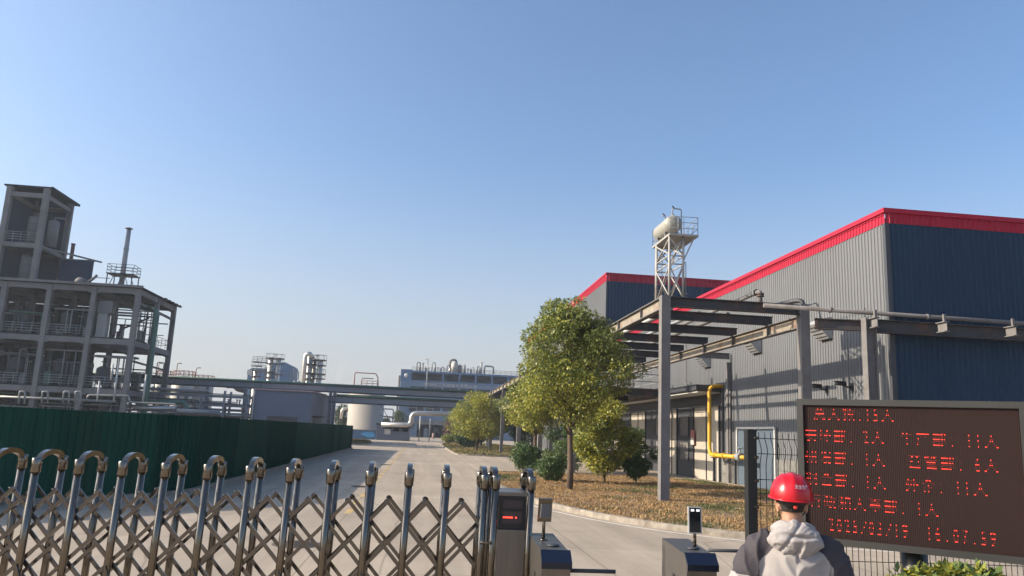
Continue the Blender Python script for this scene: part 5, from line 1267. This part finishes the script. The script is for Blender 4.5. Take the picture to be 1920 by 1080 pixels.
# collar roll and hanging hood
vs = []; n1, n2 = 40, 12
for i in range(n1):
    a = 2*math.pi*i/n1; back = .5-.5*math.sin(a)
    rr_ = .026+.010*back; cx_, cy_ = .098*math.cos(a), -.022+.090*math.sin(a)-.012*back; cz = 1.495+.036*back
    wob = 1+.12*noise.noise(Vector((math.cos(a)*2, math.sin(a)*2, 5)))
    for k in range(n2):
        t = 2*math.pi*k/n2; d = Vector((math.cos(a), math.sin(a), 0)); vs.append(Vector((cx_,cy_,cz))+d*(rr_*math.cos(t)*wob)+Vector((0,0,rr_*1.25*math.sin(t)*wob)))
fs = [(i*n2+k, ((i+1)%n1)*n2+k, ((i+1)%n1)*n2+(k+1)%n2, i*n2+(k+1)%n2) for i in range(n1) for k in range(n2)]
b = B(); b.poly(vs, fs)
vs = []; NA2, NT2 = 44, 26
for j in range(NT2+1):
    t = -math.pi/2+math.pi*(j*.996+.05)/NT2; z = math.sin(t); c = math.cos(t)
    for i in range(NA2):
        a = 2*math.pi*i/NA2; x = c*math.cos(a); y = c*math.sin(a)
        k = max(0, -z); w = 1-.62*k**1.25 if z < 0 else 1-.12*z
        X = x*.160*w; Yq = y*.056*(1-.25*k); Zq = z*.108
        vs.append(Vector((X, -.122+Yq-.030*math.cos(min(1.5,abs(z))*1.2)+.25*max(0,abs(X)-.08), 1.452+Zq+.02*(1-abs(x)))))
fs = [(j*NA2+i, j*NA2+(i+1)%NA2, (j+1)*NA2+(i+1)%NA2, (j+1)*NA2+i) for j in range(NT2) for i in range(NA2)]
b.poly(vs, fs+[tuple(range(NA2-1,-1,-1)), tuple(range(NT2*NA2,(NT2+1)*NA2))])
V, F = fuse(b.v, b.f, .0065, 4)
me = bpy.data.meshes.new('t'); me.from_pydata([tuple(v) for v in V], [], F); me.update(); NV = []
for v in me.vertices:
    p = v.co; d = 0
    if p.y < -.09:
        # a sagging crease under the opening and two puckers running to the tip
        d -= .032*math.exp(-((p.z-1.492-.45*(p.x-.02)**2+.10*(p.x-.02))/.011)**2)*math.exp(-((p.x-.035)/.075)**2)
        d += .014*math.exp(-((p.z-1.470-.08*(p.x))/.014)**2)*math.exp(-((p.x-.03)/.09)**2)
        d -= .016*math.exp(-((p.x-.005-.35*(p.z-1.40))/.011)**2)*math.exp(-((p.z-1.40)/.05)**2)
        d += .012*math.exp(-((p.x-.028-.35*(p.z-1.40))/.013)**2)*math.exp(-((p.z-1.40)/.05)**2)
        d -= .012*math.exp(-((p.x+.075-.7*(p.z-1.42))/.012)**2)
    q = Vector((p.x*9+p.z*5, p.y*8, p.z*13-p.x*4)); r1 = max(0, 1-abs(noise.noise(q*1.1))*3.4); r2 = max(0, 1-abs(noise.noise(q*2.1+Vector((5,2,1))))*3.0)
    d += .004*noise.noise(q*1.6)+.006*r1*r1+.003*r2*r2-.003
    NV.append(p+v.normal*d)
bpy.data.meshes.remove(me)
mesh_obj('hood', NV, F, m_jl, jk)
# trousers and shoes
b = B(); rings(b, [(0,0,.78,.17,.125),(0,0,.90,.185,.135),(0,0,1.0,.175,.13)])
for s in (-1,1): b.tube([(s*.095,0,.90),(s*.105,.01,.70),(s*.11,.02,.48),(s*.115,-.005,.28),(s*.12,-.02,.09)], [.105,.10,.08,.075,.07], 16)
V, F = fuse(b.v, b.f, .012, 4); mesh_obj('trousers', V, F, m_trs, person)
for s in (-1,1):
    b = B(); b.tube([(s*.118,-.085,.055),(s*.12,-.03,.07),(s*.125,.06,.06),(s*.132,.15,.045),(s*.133,.20,.035)], [.042,.058,.055,.048,.028], 14); V, F = fuse(b.v, b.f, .008, 3)
    mesh_obj('shoe', [Vector((v.x,v.y,max(v.z,.0))) for v in V], F, m_black, person)
# helmet
HC = Vector((0,.014,1.698)); HT = Matrix.Translation(HC) @ Matrix.Rotation(R(4), 4, 'X') @ Matrix.Rotation(R(2), 4, 'Y')
def hp(a, t, off=0.):
    """a: angle round the head (0 = front), t: 0 rim .. 1 crown"""
    e = t*math.pi/2; c = math.cos(e)**.82; x = math.sin(a)*c*.122; y = math.cos(a)*c*.142; z = math.sin(e)**.92*.140
    rd = .0055*math.exp(-((x)/.018)**2)*min(1, t*2.5)+.003*math.exp(-((abs(x)-.055)/.010)**2)*min(1, max(0,t-.25)*3)
    v = Vector((x, y, z)); return v+v.normalized()*(rd+off)
vs = []; NA, NT = 72, 22
for j in range(NT+1):
    for i in range(NA): vs.append(HT @ hp(2*math.pi*i/NA, j/NT*.985))
fs = [(j*NA+i, j*NA+(i+1)%NA, (j+1)*NA+(i+1)%NA, (j+1)*NA+i) for j in range(NT) for i in range(NA)]+[tuple(range(NT*NA, (NT+1)*NA))]
# brim
o_ = len(vs)
for i in range(NA):
    a = 2*math.pi*i/NA; w = .010+.045*max(0, math.cos(a))**2; base = hp(a, 0); d = Vector((base.x, base.y, 0)).normalized()
    for p in (base, base+d*w+Vector((0,0,-.006)), base+d*w+Vector((0,0,-.011)), base-d*.004+Vector((0,0,-.005))): vs.append(HT @ p)
fs += [(o_+4*i+k, o_+4*((i+1)%NA)+k, o_+4*((i+1)%NA)+(k+1)%4, o_+4*i+(k+1)%4) for i in range(NA) for k in range(4)]
hm = mesh_obj('helmet', vs, fs, m_helm, person)
# inner band, nape strap with knob
vs = []; n_ = 48
for i in range(n_+1):
    a = R(88)+R(184)*i/n_; k = math.sin(math.pi*i/n_)
    for (r_, z) in ((.093,-.006),(.097,-.012-.012*k),(.096,-.026-.030*k**2),(.091,-.024-.028*k**2)):
        vs.append(HT @ Vector((math.sin(a)*r_*.93, math.cos(a)*r_*1.17+.0, z+.004)))
fs = [(4*i+k, 4*i+4+k, 4*i+4+(k+1)%4, 4*i+(k+1)%4) for i in range(n_) for k in range(4)]
st = mesh_obj('nape_strap', vs, fs, m_blackc, hm)
b = B(); b.lathe((0,0,0), [(.001,-.010),(.011,-.010),(.012,-.002),(.012,.004)], 14, axis='Y'); kp = HT @ Vector((.010,-.116,-.042)); mesh_obj('adjuster_knob', [Vector(v)+kp for v in b.v], b.f, mat('red knob', (.7,.05,.03), .4, 0, 0, 1), st)
b = B()
for s in (-1,1): b.tube([HT @ Vector((s*.094,.02,-.01)), (s*.084,.03,1.62), (s*.05,.075,1.565), (0,.10,1.548)], .004, 6)
mesh_obj('chin_strap', b.v, b.f, m_blackc, hm)
tv, tf = text_mesh('安全生产', .026)
vs = []
for v in tv:
    a = math.pi-R(24)-v.x/.132*1.02; t = .335+v.y/.20; vs.append(HT @ hp(a, t, .0012))
mesh_obj('lettering', vs, tf, mat('white print', (.85,.8,.8), .5, 0, 0, 1), hm, smooth=False)

# ================================================================== VEGETATION
LEAF = {
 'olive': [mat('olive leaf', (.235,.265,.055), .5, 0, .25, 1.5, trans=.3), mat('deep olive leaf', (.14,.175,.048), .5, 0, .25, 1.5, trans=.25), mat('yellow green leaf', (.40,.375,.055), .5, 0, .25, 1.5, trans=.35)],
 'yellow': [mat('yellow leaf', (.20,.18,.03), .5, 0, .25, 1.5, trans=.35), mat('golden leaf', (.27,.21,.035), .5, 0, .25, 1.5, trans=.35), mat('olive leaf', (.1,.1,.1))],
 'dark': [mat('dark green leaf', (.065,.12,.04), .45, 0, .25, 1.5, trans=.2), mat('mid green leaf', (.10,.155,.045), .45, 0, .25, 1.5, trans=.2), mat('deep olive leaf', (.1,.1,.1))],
 'red': [mat('plum leaf', (.14,.07,.07), .5, 0, .25, 1.5, trans=.2), mat('dull plum leaf', (.10,.055,.055), .5, 0, .2, 1.5, trans=.2), mat('olive leaf', (.1,.1,.1))],
 'far': [mat('far tree leaf', (.09,.12,.045), .6, 0, .2, 1, trans=.2), mat('far dark leaf', (.06,.085,.04), .6, 0, .2, 1, trans=.2), mat('olive leaf', (.1,.1,.1))]}
def leaf_cloud(name, clumps, n, L, mats, parent, wts=(.5,.3,.2), wfun=None, flat=.35):
    """many small folded leaves; n leaves spread over clumps (c, r) near their shells"""
    C = np.array([c for c, r in clumps], float); RR = np.array([r if isinstance(r, (tuple, list)) else (r, r, r*.8) for c, r in clumps], float)
    vol = RR.prod(1)**(2/3); pick = rng.choice(len(C), n, p=vol/vol.sum())
    d = rng.normal(size=(n,3)); d /= np.linalg.norm(d, axis=1)[:,None]
    rad = rng.uniform(.35, 1.06, n)**.55; pos = C[pick]+d*RR[pick]*rad[:,None]
    # leaf axis outward and drooping
    ax = d+rng.normal(size=(n,3))*.8; ax[:,2] -= .35; ax /= np.linalg.norm(ax, axis=1)[:,None]
    up = rng.normal(size=(n,3))*.7+np.array([0,0,1.])+d*.5; sd_ = np.cross(ax, up); sd_ /= np.linalg.norm(sd_, axis=1)[:,None]+1e-9; nr = np.cross(sd_, ax)
    l = L*rng.uniform(.65, 1.3, n)[:,None]; w = l*.26
    a = pos; bq = pos+ax*l*.5+sd_*w+nr*l*.06; c = pos+ax*l-nr*l*.05; e = pos+ax*l*.5-sd_*w+nr*l*.06
    V_ = np.stack([a,bq,c,e],1).reshape(-1,3)
    o0 = np.array(parent['_o']) if parent is not None else np.zeros(3)
    me = bpy.data.meshes.new(name); me.vertices.add(4*n); me.vertices.foreach_set('co', (V_-o0).astype(np.float32).ravel())
    me.loops.add(4*n); me.loops.foreach_set('vertex_index', np.arange(4*n, dtype=np.int32)); me.polygons.add(n)
    me.polygons.foreach_set('loop_start', np.arange(0,4*n,4,dtype=np.int32)); me.polygons.foreach_set('loop_total', np.full(n,4,dtype=np.int32))
    for q in mats: me.materials.append(q)
    cw_ = rng.dirichlet(np.array(wts)*5, len(C)) if wfun is None else np.array([wfun(c) for c in C])
    u_ = rng.random(n); cs = np.cumsum(cw_[pick], 1); mi = (u_[:,None] > cs).sum(1).clip(0, len(mats)-1)
    me.polygons.foreach_set('material_index', mi.astype(np.int32)); me.update(); me.validate()
    o = bpy.data.objects.new(name, me); COL.objects.link(o)
    if parent is not None: o.parent = parent
    o['_o'] = tuple(o0); return o
def limbs(b, base, top, r0, r1, targets, wob=.12, nseg=7):
    base = Vector(base); top = Vector(top); P = []; Q = []
    for i in range(nseg+1):
        t = i/nseg; p = base.lerp(top, t); k = wob*math.sin(t*3.1)
        P.append(p+Vector((k*noise.noise(Vector((base.x,t*2,1))), k*noise.noise(Vector((base.y,t*2,5))), 0))); Q.append(r0*(1-t)+r1*t)
    P[0] = base; b.tube([base+Vector((0,0,-.05)), base+Vector((0,0,.12))], [r0*1.6, r0*1.05], 10); b.tube(P, Q, 10)
    for c in targets:
        c = Vector(c); t = min(.95, max(.28, ((c.z-base.z)/(top.z-base.z))*.8-.05)); j = t*nseg; k = int(j); s = P[k].lerp(P[min(k+1,nseg)], j-k)
        r = (r0*(1-t)+r1*t)*.5; mid = s.lerp(c, .5)+Vector((0,0,-.08*(c-s).length)); b.tube([s, mid, c], [r, r*.6, r*.2], 6)
def tree(name, lab, cat, base, h, env, nclump, crad, nleaf, L, mats, trunk_r, grp=None, wts=(.5,.3,.2), wfun=None, skew=(0,0), seed=1, nlimb=18):
    base = Vector(base); t = thing(name, lab, cat, base, grp); r_ = random.Random(seed)
    zs = [e[0] for e in env]; rs = [e[1] for e in env]; cl = []
    wsum = np.interp(np.linspace(zs[0], zs[-1], 60), zs, rs)**1.3; zz = np.linspace(zs[0], zs[-1], 60)
    for _ in range(nclump):
        z = r_.choices(zz, wsum)[0]; R__ = np.interp(z, zs, rs); a = r_.uniform(0, 6.283); q = R__*math.sqrt(r_.uniform(.1, 1.18))*(1+.14*math.sin(3*a+seed+z*1.3)); c_ = crad*r_.uniform(.65, 1.25)
        q = max(0, q-c_*.5)
        cl.append(((base.x+q*math.cos(a)+skew[0]*z/h, base.y+q*math.sin(a)+skew[1]*z/h, base.z+z), (c_, c_, c_*.72)))
    b = B(); limbs(b, base, base+Vector((skew[0]*.9, skew[1]*.9, h*.9)), trunk_r, trunk_r*.18, [c for c, _ in cl[:nlimb]]); b.build('trunk', m_trunk, t)
    leaf_cloud('crown', cl, nleaf, L, mats, t, wts, wfun); return t
olv = LEAF['olive']
def wmain(c):
    k = min(1, max(0, (c[2]-3.4)/1.8)); q = random.uniform(-.12, .12); a = .45+.1*k; y_ = max(.02, .42-.36*k+q); return (a/(a+y_+.2+.2*k), (.2+.2*k)/(a+y_+.2+.2*k), y_/(a+y_+.2+.2*k))
tree('camphor_tree', 'tall rounded green tree on the brown bed by the grey rack column', 'tree', gnd(1068, 924), 7.25, [(2.7,.6),(3.1,1.5),(3.8,2.05),(4.6,2.15),(5.2,1.9),(5.9,1.5),(6.5,1.15),(7.0,.75),(7.2,.3)], 100, .54, 34000, .118, olv, .125, 'trees by the near bed', wfun=wmain, skew=(-.1,0), seed=3, nlimb=40)
tree('camphor_tree', 'tree with low yellow green crown behind the round shrubs and tall tree', 'tree', (6.75, 46, .1), 5.9, [(2.3,.6),(2.8,2.0),(3.6,2.4),(4.4,2.0),(5.2,1.2),(5.8,.4)], 60, .6, 15000, .15, olv, .13, 'trees by the near bed', wts=(.4,.2,.4), seed=8)
tree('young_tree', 'small tree with drooping leaves right of the tall tree trunk', 'tree', gnd(1133, 911), 3.85, [(.75,.5),(1.2,1.1),(1.9,1.5),(2.6,1.35),(3.3,.9),(3.85,.25)], 56, .42, 16000, .13, olv, .05, 'trees by the near bed', wts=(.4,.2,.4), seed=12)
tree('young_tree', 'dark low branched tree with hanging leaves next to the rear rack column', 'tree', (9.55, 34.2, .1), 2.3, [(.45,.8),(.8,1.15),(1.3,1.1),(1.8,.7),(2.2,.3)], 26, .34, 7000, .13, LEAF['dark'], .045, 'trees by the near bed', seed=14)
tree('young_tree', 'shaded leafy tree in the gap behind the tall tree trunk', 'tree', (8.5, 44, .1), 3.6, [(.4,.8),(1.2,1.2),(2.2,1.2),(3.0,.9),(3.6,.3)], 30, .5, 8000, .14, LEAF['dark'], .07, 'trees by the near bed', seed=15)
def bush(lab, base, rx, h, n, L, mats, grp, wts=(.6,.3,.1), seed=1):
    base = Vector(base); t = thing('round_shrub', lab, 'shrub', base, grp); r_ = random.Random(seed); cl = []
    for _ in range(34):
        d = Vector((r_.gauss(0,1), r_.gauss(0,1), r_.gauss(0,1))).normalized(); k = r_.uniform(.45, .8); cl.append(((base.x+d.x*rx*k, base.y+d.y*rx*k, base.z+h*.52+d.z*h*.46*k), (rx*.33, rx*.33, h*.17)))
    b = B()
    for i in range(6): a = i*1.05; b.tube([base, base+Vector((math.cos(a)*rx*.25, math.sin(a)*rx*.25, h*.3)), base+Vector((math.cos(a)*rx*.55, math.sin(a)*rx*.55, h*.7))], [.03,.02,.008], 6)
    b.build('stem', m_trunk, t); leaf_cloud('foliage', cl, n, L, mats, t, wts); return t
bush('round clipped green shrub nearest the tall tree trunk', gnd(1031, 906), .80, 1.42, 6500, .10, LEAF['dark'], 'round shrubs by the near bed', (.45,.45,.1), 1)
bush('round dark green shrub farther left of the tall tree', (5.75, 42.5, .0), .92, 1.62, 6000, .11, LEAF['dark'], 'round shrubs by the near bed', (.7,.25,.05), 2)
# far bed
G2 = 'trees on the far bed'
tree('camphor_tree', 'broad yellow green tree at the near end of the far bed', 'tree', gnd(893, 845, .1), 6.5, [(1.6,1.4),(2.2,2.6),(3.2,3.0),(4.2,2.8),(5.2,2.1),(6.0,1.2),(6.5,.4)], 80, .75, 16000, .20, olv, .13, G2, wts=(.4,.15,.45), seed=21)
tree('camphor_tree', 'green tree behind the rack column on the far bed', 'tree', (9.3, 104, .1), 6.2, [(1.6,1.2),(2.4,2.4),(3.4,2.7),(4.6,2.3),(5.6,1.4),(6.2,.4)], 56, .8, 9000, .24, olv, .15, G2, wts=(.5,.35,.15), seed=22)
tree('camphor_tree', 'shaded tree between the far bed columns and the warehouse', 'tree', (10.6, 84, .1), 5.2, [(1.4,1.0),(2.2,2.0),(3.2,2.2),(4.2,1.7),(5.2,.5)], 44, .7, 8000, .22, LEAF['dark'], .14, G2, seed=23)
tree('camphor_tree', 'green tree farther along the far bed behind the broad one', 'tree', (6.9, 118, .1), 6.6, [(1.6,1.2),(2.4,2.4),(3.6,2.8),(5.0,2.2),(6.6,.4)], 50, .85, 8000, .26, olv, .15, G2, wts=(.5,.3,.2), seed=24)
tree('camphor_tree', 'farthest green tree of the far bed beside the plum leaved bush', 'tree', (6.2, 139, .1), 6.4, [(1.4,1.2),(2.4,2.4),(3.6,2.6),(5.0,2.0),(6.4,.4)], 44, .9, 6000, .3, LEAF['dark'], .15, G2, seed=25)
G3 = 'shrubs on the far bed'
bush('plum red leaved bush at the far end of the far bed', (5.5, 133, .1), 2.2, 4.0, 5000, .26, LEAF['red'], G3, (.6,.4,0), 31)
bush('dark round shrub right of the plum bush', (5.9, 112, .1), 1.5, 2.3, 4000, .2, LEAF['dark'], G3, seed=32)
bush('dark round shrub under the broad yellow green tree', (6.9, 100, .1), 1.25, 2.0, 4000, .2, LEAF['dark'], G3, seed=33)
bush('low green shrub left of the dark round one under the broad tree', (5.6, 98, .1), 1.0, 1.35, 3000, .18, LEAF['dark'], G3, (.3,.6,.1), seed=34)
bush('small green shrub near the kerb beside the plum bush', (4.4, 124, .1), 1.2, 1.5, 2500, .2, olv, G3, seed=35)
# trees far beyond
far = LEAF['far']
for i, (px, Y, h, w, lab) in enumerate(((745, 205, 6.5, 4.6, 'green tree in front of the blue factory beside the white pipe'), (722, 212, 5.0, 3.2, 'small green tree left of the one beside the white pipe'), (640, 175, 6.0, 4.0, 'green tree left of the storage tank beyond the shed'), (757, 222, 5.0, 2.6, 'pale green shrubby tree against the factory wall'), (812, 232, 7.5, 2.6, 'green tree behind the small pale house'), (800, 236, 7.0, 2.4, 'dark tree behind the small pale house, left of the green one'))):
    x = at(px, 806, Y).x; tree('distant_tree', lab, 'tree', (x, Y, 0), h, [(.8,w*.4),(h*.3,w*.7),(h*.55,w*.72),(h*.8,w*.45),(h,.3)], 26, 1.1, 2600, .5, far, .2, 'trees far behind the plant', (.6,.35,.05), seed=40+i, nlimb=6)
# hedge under the sign
t = thing('hedge', 'leafy green hedge top below the display board', 'hedge', (3.6, 4.9, 0)); cl = []; r_ = random.Random(9)
for i in range(70):
    u = r_.uniform(0, 1); c = Vector((3.15, 5.02, 0)).lerp(Vector((4.25, 4.75, 0)), u); top = 1.205-.06*abs(u-.4)
    cl.append(((c.x, c.y+r_.uniform(-.25,.25), r_.uniform(.35, top-.1)), (.13,.13,.11)))
for i in range(60):
    u = r_.uniform(0, 1); px = 1705+150*u; c = at(px, 1074-9*math.sin(u*3.1)+r_.uniform(0, 22), 4.95-.2*u+r_.uniform(-.08,.08)); cl.append(((c.x, c.y, c.z-.03), (.085,.085,.05)))
b = B()
for i in range(12):
    c = Vector((3.2, 5.0, 0)).lerp(Vector((4.2, 4.78, 0)), i/11); b.tube([c, c+Vector((.03*math.sin(i*3),.03*math.cos(i*2),.5)), c+Vector((.1*math.sin(i*3),.1*math.cos(i*2),1.02))], [.012,.009,.004], 6)
b.build('stem', m_trunk, t); leaf_cloud('foliage', cl, 9000, .06, [olv[0], LEAF['dark'][1], olv[2]], t, (.45,.35,.2))

# ground cover
def cover(name, poly, n, h, mats, bias, avoid=None, ymax=1e9, z=.1, wfn=None):
    xs = [p.x for p in poly]; ys = [p.y for p in poly]; x0_, x1_, y0_, y1_ = min(xs), max(xs), min(ys), min(max(ys), ymax); pts = []
    while len(pts) < n:
        x = rng.uniform(x0_, x1_, 4000); y = y0_+(y1_-y0_)*rng.random(4000)**bias
        for a, c in zip(x, y):
            if in_poly(a, c, poly) and len(pts) < n: pts.append((a, c))
    P = np.array(pts); k = 5; N = n*k
    base = np.repeat(P, k, 0)+rng.normal(size=(N,2))*.05; den = np.array([noise.noise(Vector((p[0]*.55, p[1]*.55, 2)))+.6*noise.noise(Vector((p[0]*1.7, p[1]*1.7, 4))) for p in P]); dn = np.repeat(den, k)
    hh = h*rng.uniform(.5, 1.35, N)*(1+.5*dn); a = rng.uniform(0, 6.283, N); tilt = rng.uniform(.3, 1.0, N)
    tip = np.stack([base[:,0]+np.cos(a)*hh*tilt, base[:,1]+np.sin(a)*hh*tilt, z+hh*(1.15-.5*tilt)], 1)
    w = hh*.17; s0 = np.stack([base[:,0]-np.sin(a)*w*.4, base[:,1]+np.cos(a)*w*.4, np.full(N, z-.005)], 1); s1 = np.stack([base[:,0]+np.sin(a)*w*.4, base[:,1]-np.cos(a)*w*.4, np.full(N, z-.005)], 1)
    mid = (s0+s1)*.25+tip*.5; mid[:,2] += hh*.1; m0 = mid+np.stack([-np.sin(a)*w, np.cos(a)*w, 0*w], 1); m1 = mid-np.stack([-np.sin(a)*w, np.cos(a)*w, 0*w], 1)
    V_ = np.stack([s0, s1, m1, tip, m0], 1).reshape(-1,3)
    me = bpy.data.meshes.new(name); me.vertices.add(5*N); me.vertices.foreach_set('co', V_.astype(np.float32).ravel()); me.loops.add(5*N); me.loops.foreach_set('vertex_index', np.arange(5*N, dtype=np.int32)); me.polygons.add(N)
    me.polygons.foreach_set('loop_start', np.arange(0,5*N,5,dtype=np.int32)); me.polygons.foreach_set('loop_total', np.full(N,5,dtype=np.int32))
    for q in mats: me.materials.append(q)
    gr = np.array([noise.noise(Vector((p[0]*.4+9, p[1]*.4, 7))) for p in P]); gr = np.repeat(gr, k)+rng.normal(size=N)*.16; r2_ = rng.random(N)
    mi = np.where(gr > .30, 3, np.where(r2_ < .5, 0, np.where(r2_ < .78, 1, 2))); me.polygons.foreach_set('material_index', mi.astype(np.int32)); me.update(); me.validate()
    o = bpy.data.objects.new(name, me); COL.objects.link(o); o['kind'] = 'stuff'; return o
dry = [mat('orange brown leaves', (.37,.235,.10), .8, 0, .3, 2, trans=.2), mat('dry straw leaves', (.42,.29,.14), .8, 0, .3, 2, trans=.2), mat('dark brown leaves', (.26,.155,.075), .8, 0, .3, 2, trans=.15), mat('green cover leaves', (.09,.11,.03), .7, 0, .3, 2, trans=.2)]
near_p = [p for p in isl]
cover('dry_ground_cover', near_p, 38000, .058, dry, 1.5, ymax=41)
drg = [mat('dry olive grass', (.17,.15,.05), .8, 0, .3, 2), mat('green verge grass', (.10,.125,.035), .8, 0, .3, 2), dry[1], mat('green cover leaves', (.1,.1,.1))]
cover('verge_grass', isl2, 9000, .14, drg, 1.6)
cover('verge_grass', isl3, 4000, .16, drg, 1.2)

# faint steam behind the storage tank
def steam(p, w, h):
    bm = bmesh.new(); bmesh.ops.create_icosphere(bm, subdivisions=3, radius=1)
    for v in bm.verts:
        t = (v.co.z+1)/2; k = 1+.45*noise.noise(v.co*1.6+Vector(p))
        v.co = Vector((v.co.x*w*(.45+.75*t)*k+w*.9*t*t, v.co.y*w*(.45+.75*t)*k, v.co.z*h*k))
    me = bpy.data.meshes.new('steam'); bm.to_mesh(me); bm.free(); o = bpy.data.objects.new('steam', me); COL.objects.link(o); o.location = p; o['kind'] = 'stuff'
    m = bpy.data.materials.get('steam vapour')
    if m is None:
        m = bpy.data.materials.new('steam vapour'); m.use_nodes = True; n = m.node_tree.nodes; n.clear(); ou = n.new('ShaderNodeOutputMaterial'); pv = n.new('ShaderNodeVolumePrincipled'); pv.inputs['Color'].default_value = (.97,.97,.97,1); pv.inputs['Density'].default_value = .035; m.node_tree.links.new(pv.outputs[0], ou.inputs['Volume'])
    me.materials.append(m)
steam(at(694,714,166), 2.2, 2.0); steam(at(632,708,180), 1.2, 3.2)
# ================================================================== HAZE
b = B(); b.box((-1520, -80, -1.0), (1520, 2420, 42.))
hz_ = b.build('haze', []); hz_['kind'] = 'stuff'
m_h = bpy.data.materials.new('haze air'); m_h.use_nodes = True; n_ = m_h.node_tree.nodes; n_.clear()
ou = n_.new('ShaderNodeOutputMaterial'); pv = n_.new('ShaderNodeVolumePrincipled'); pv.inputs['Color'].default_value = (.78,.87,.98,1); pv.inputs['Density'].default_value = .00042; pv.inputs['Anisotropy'].default_value = .2
m_h.node_tree.links.new(pv.outputs[0], ou.inputs['Volume']); hz_.data.materials.append(m_h)

for o in bpy.data.objects:
    if '_o' in o: del o['_o']
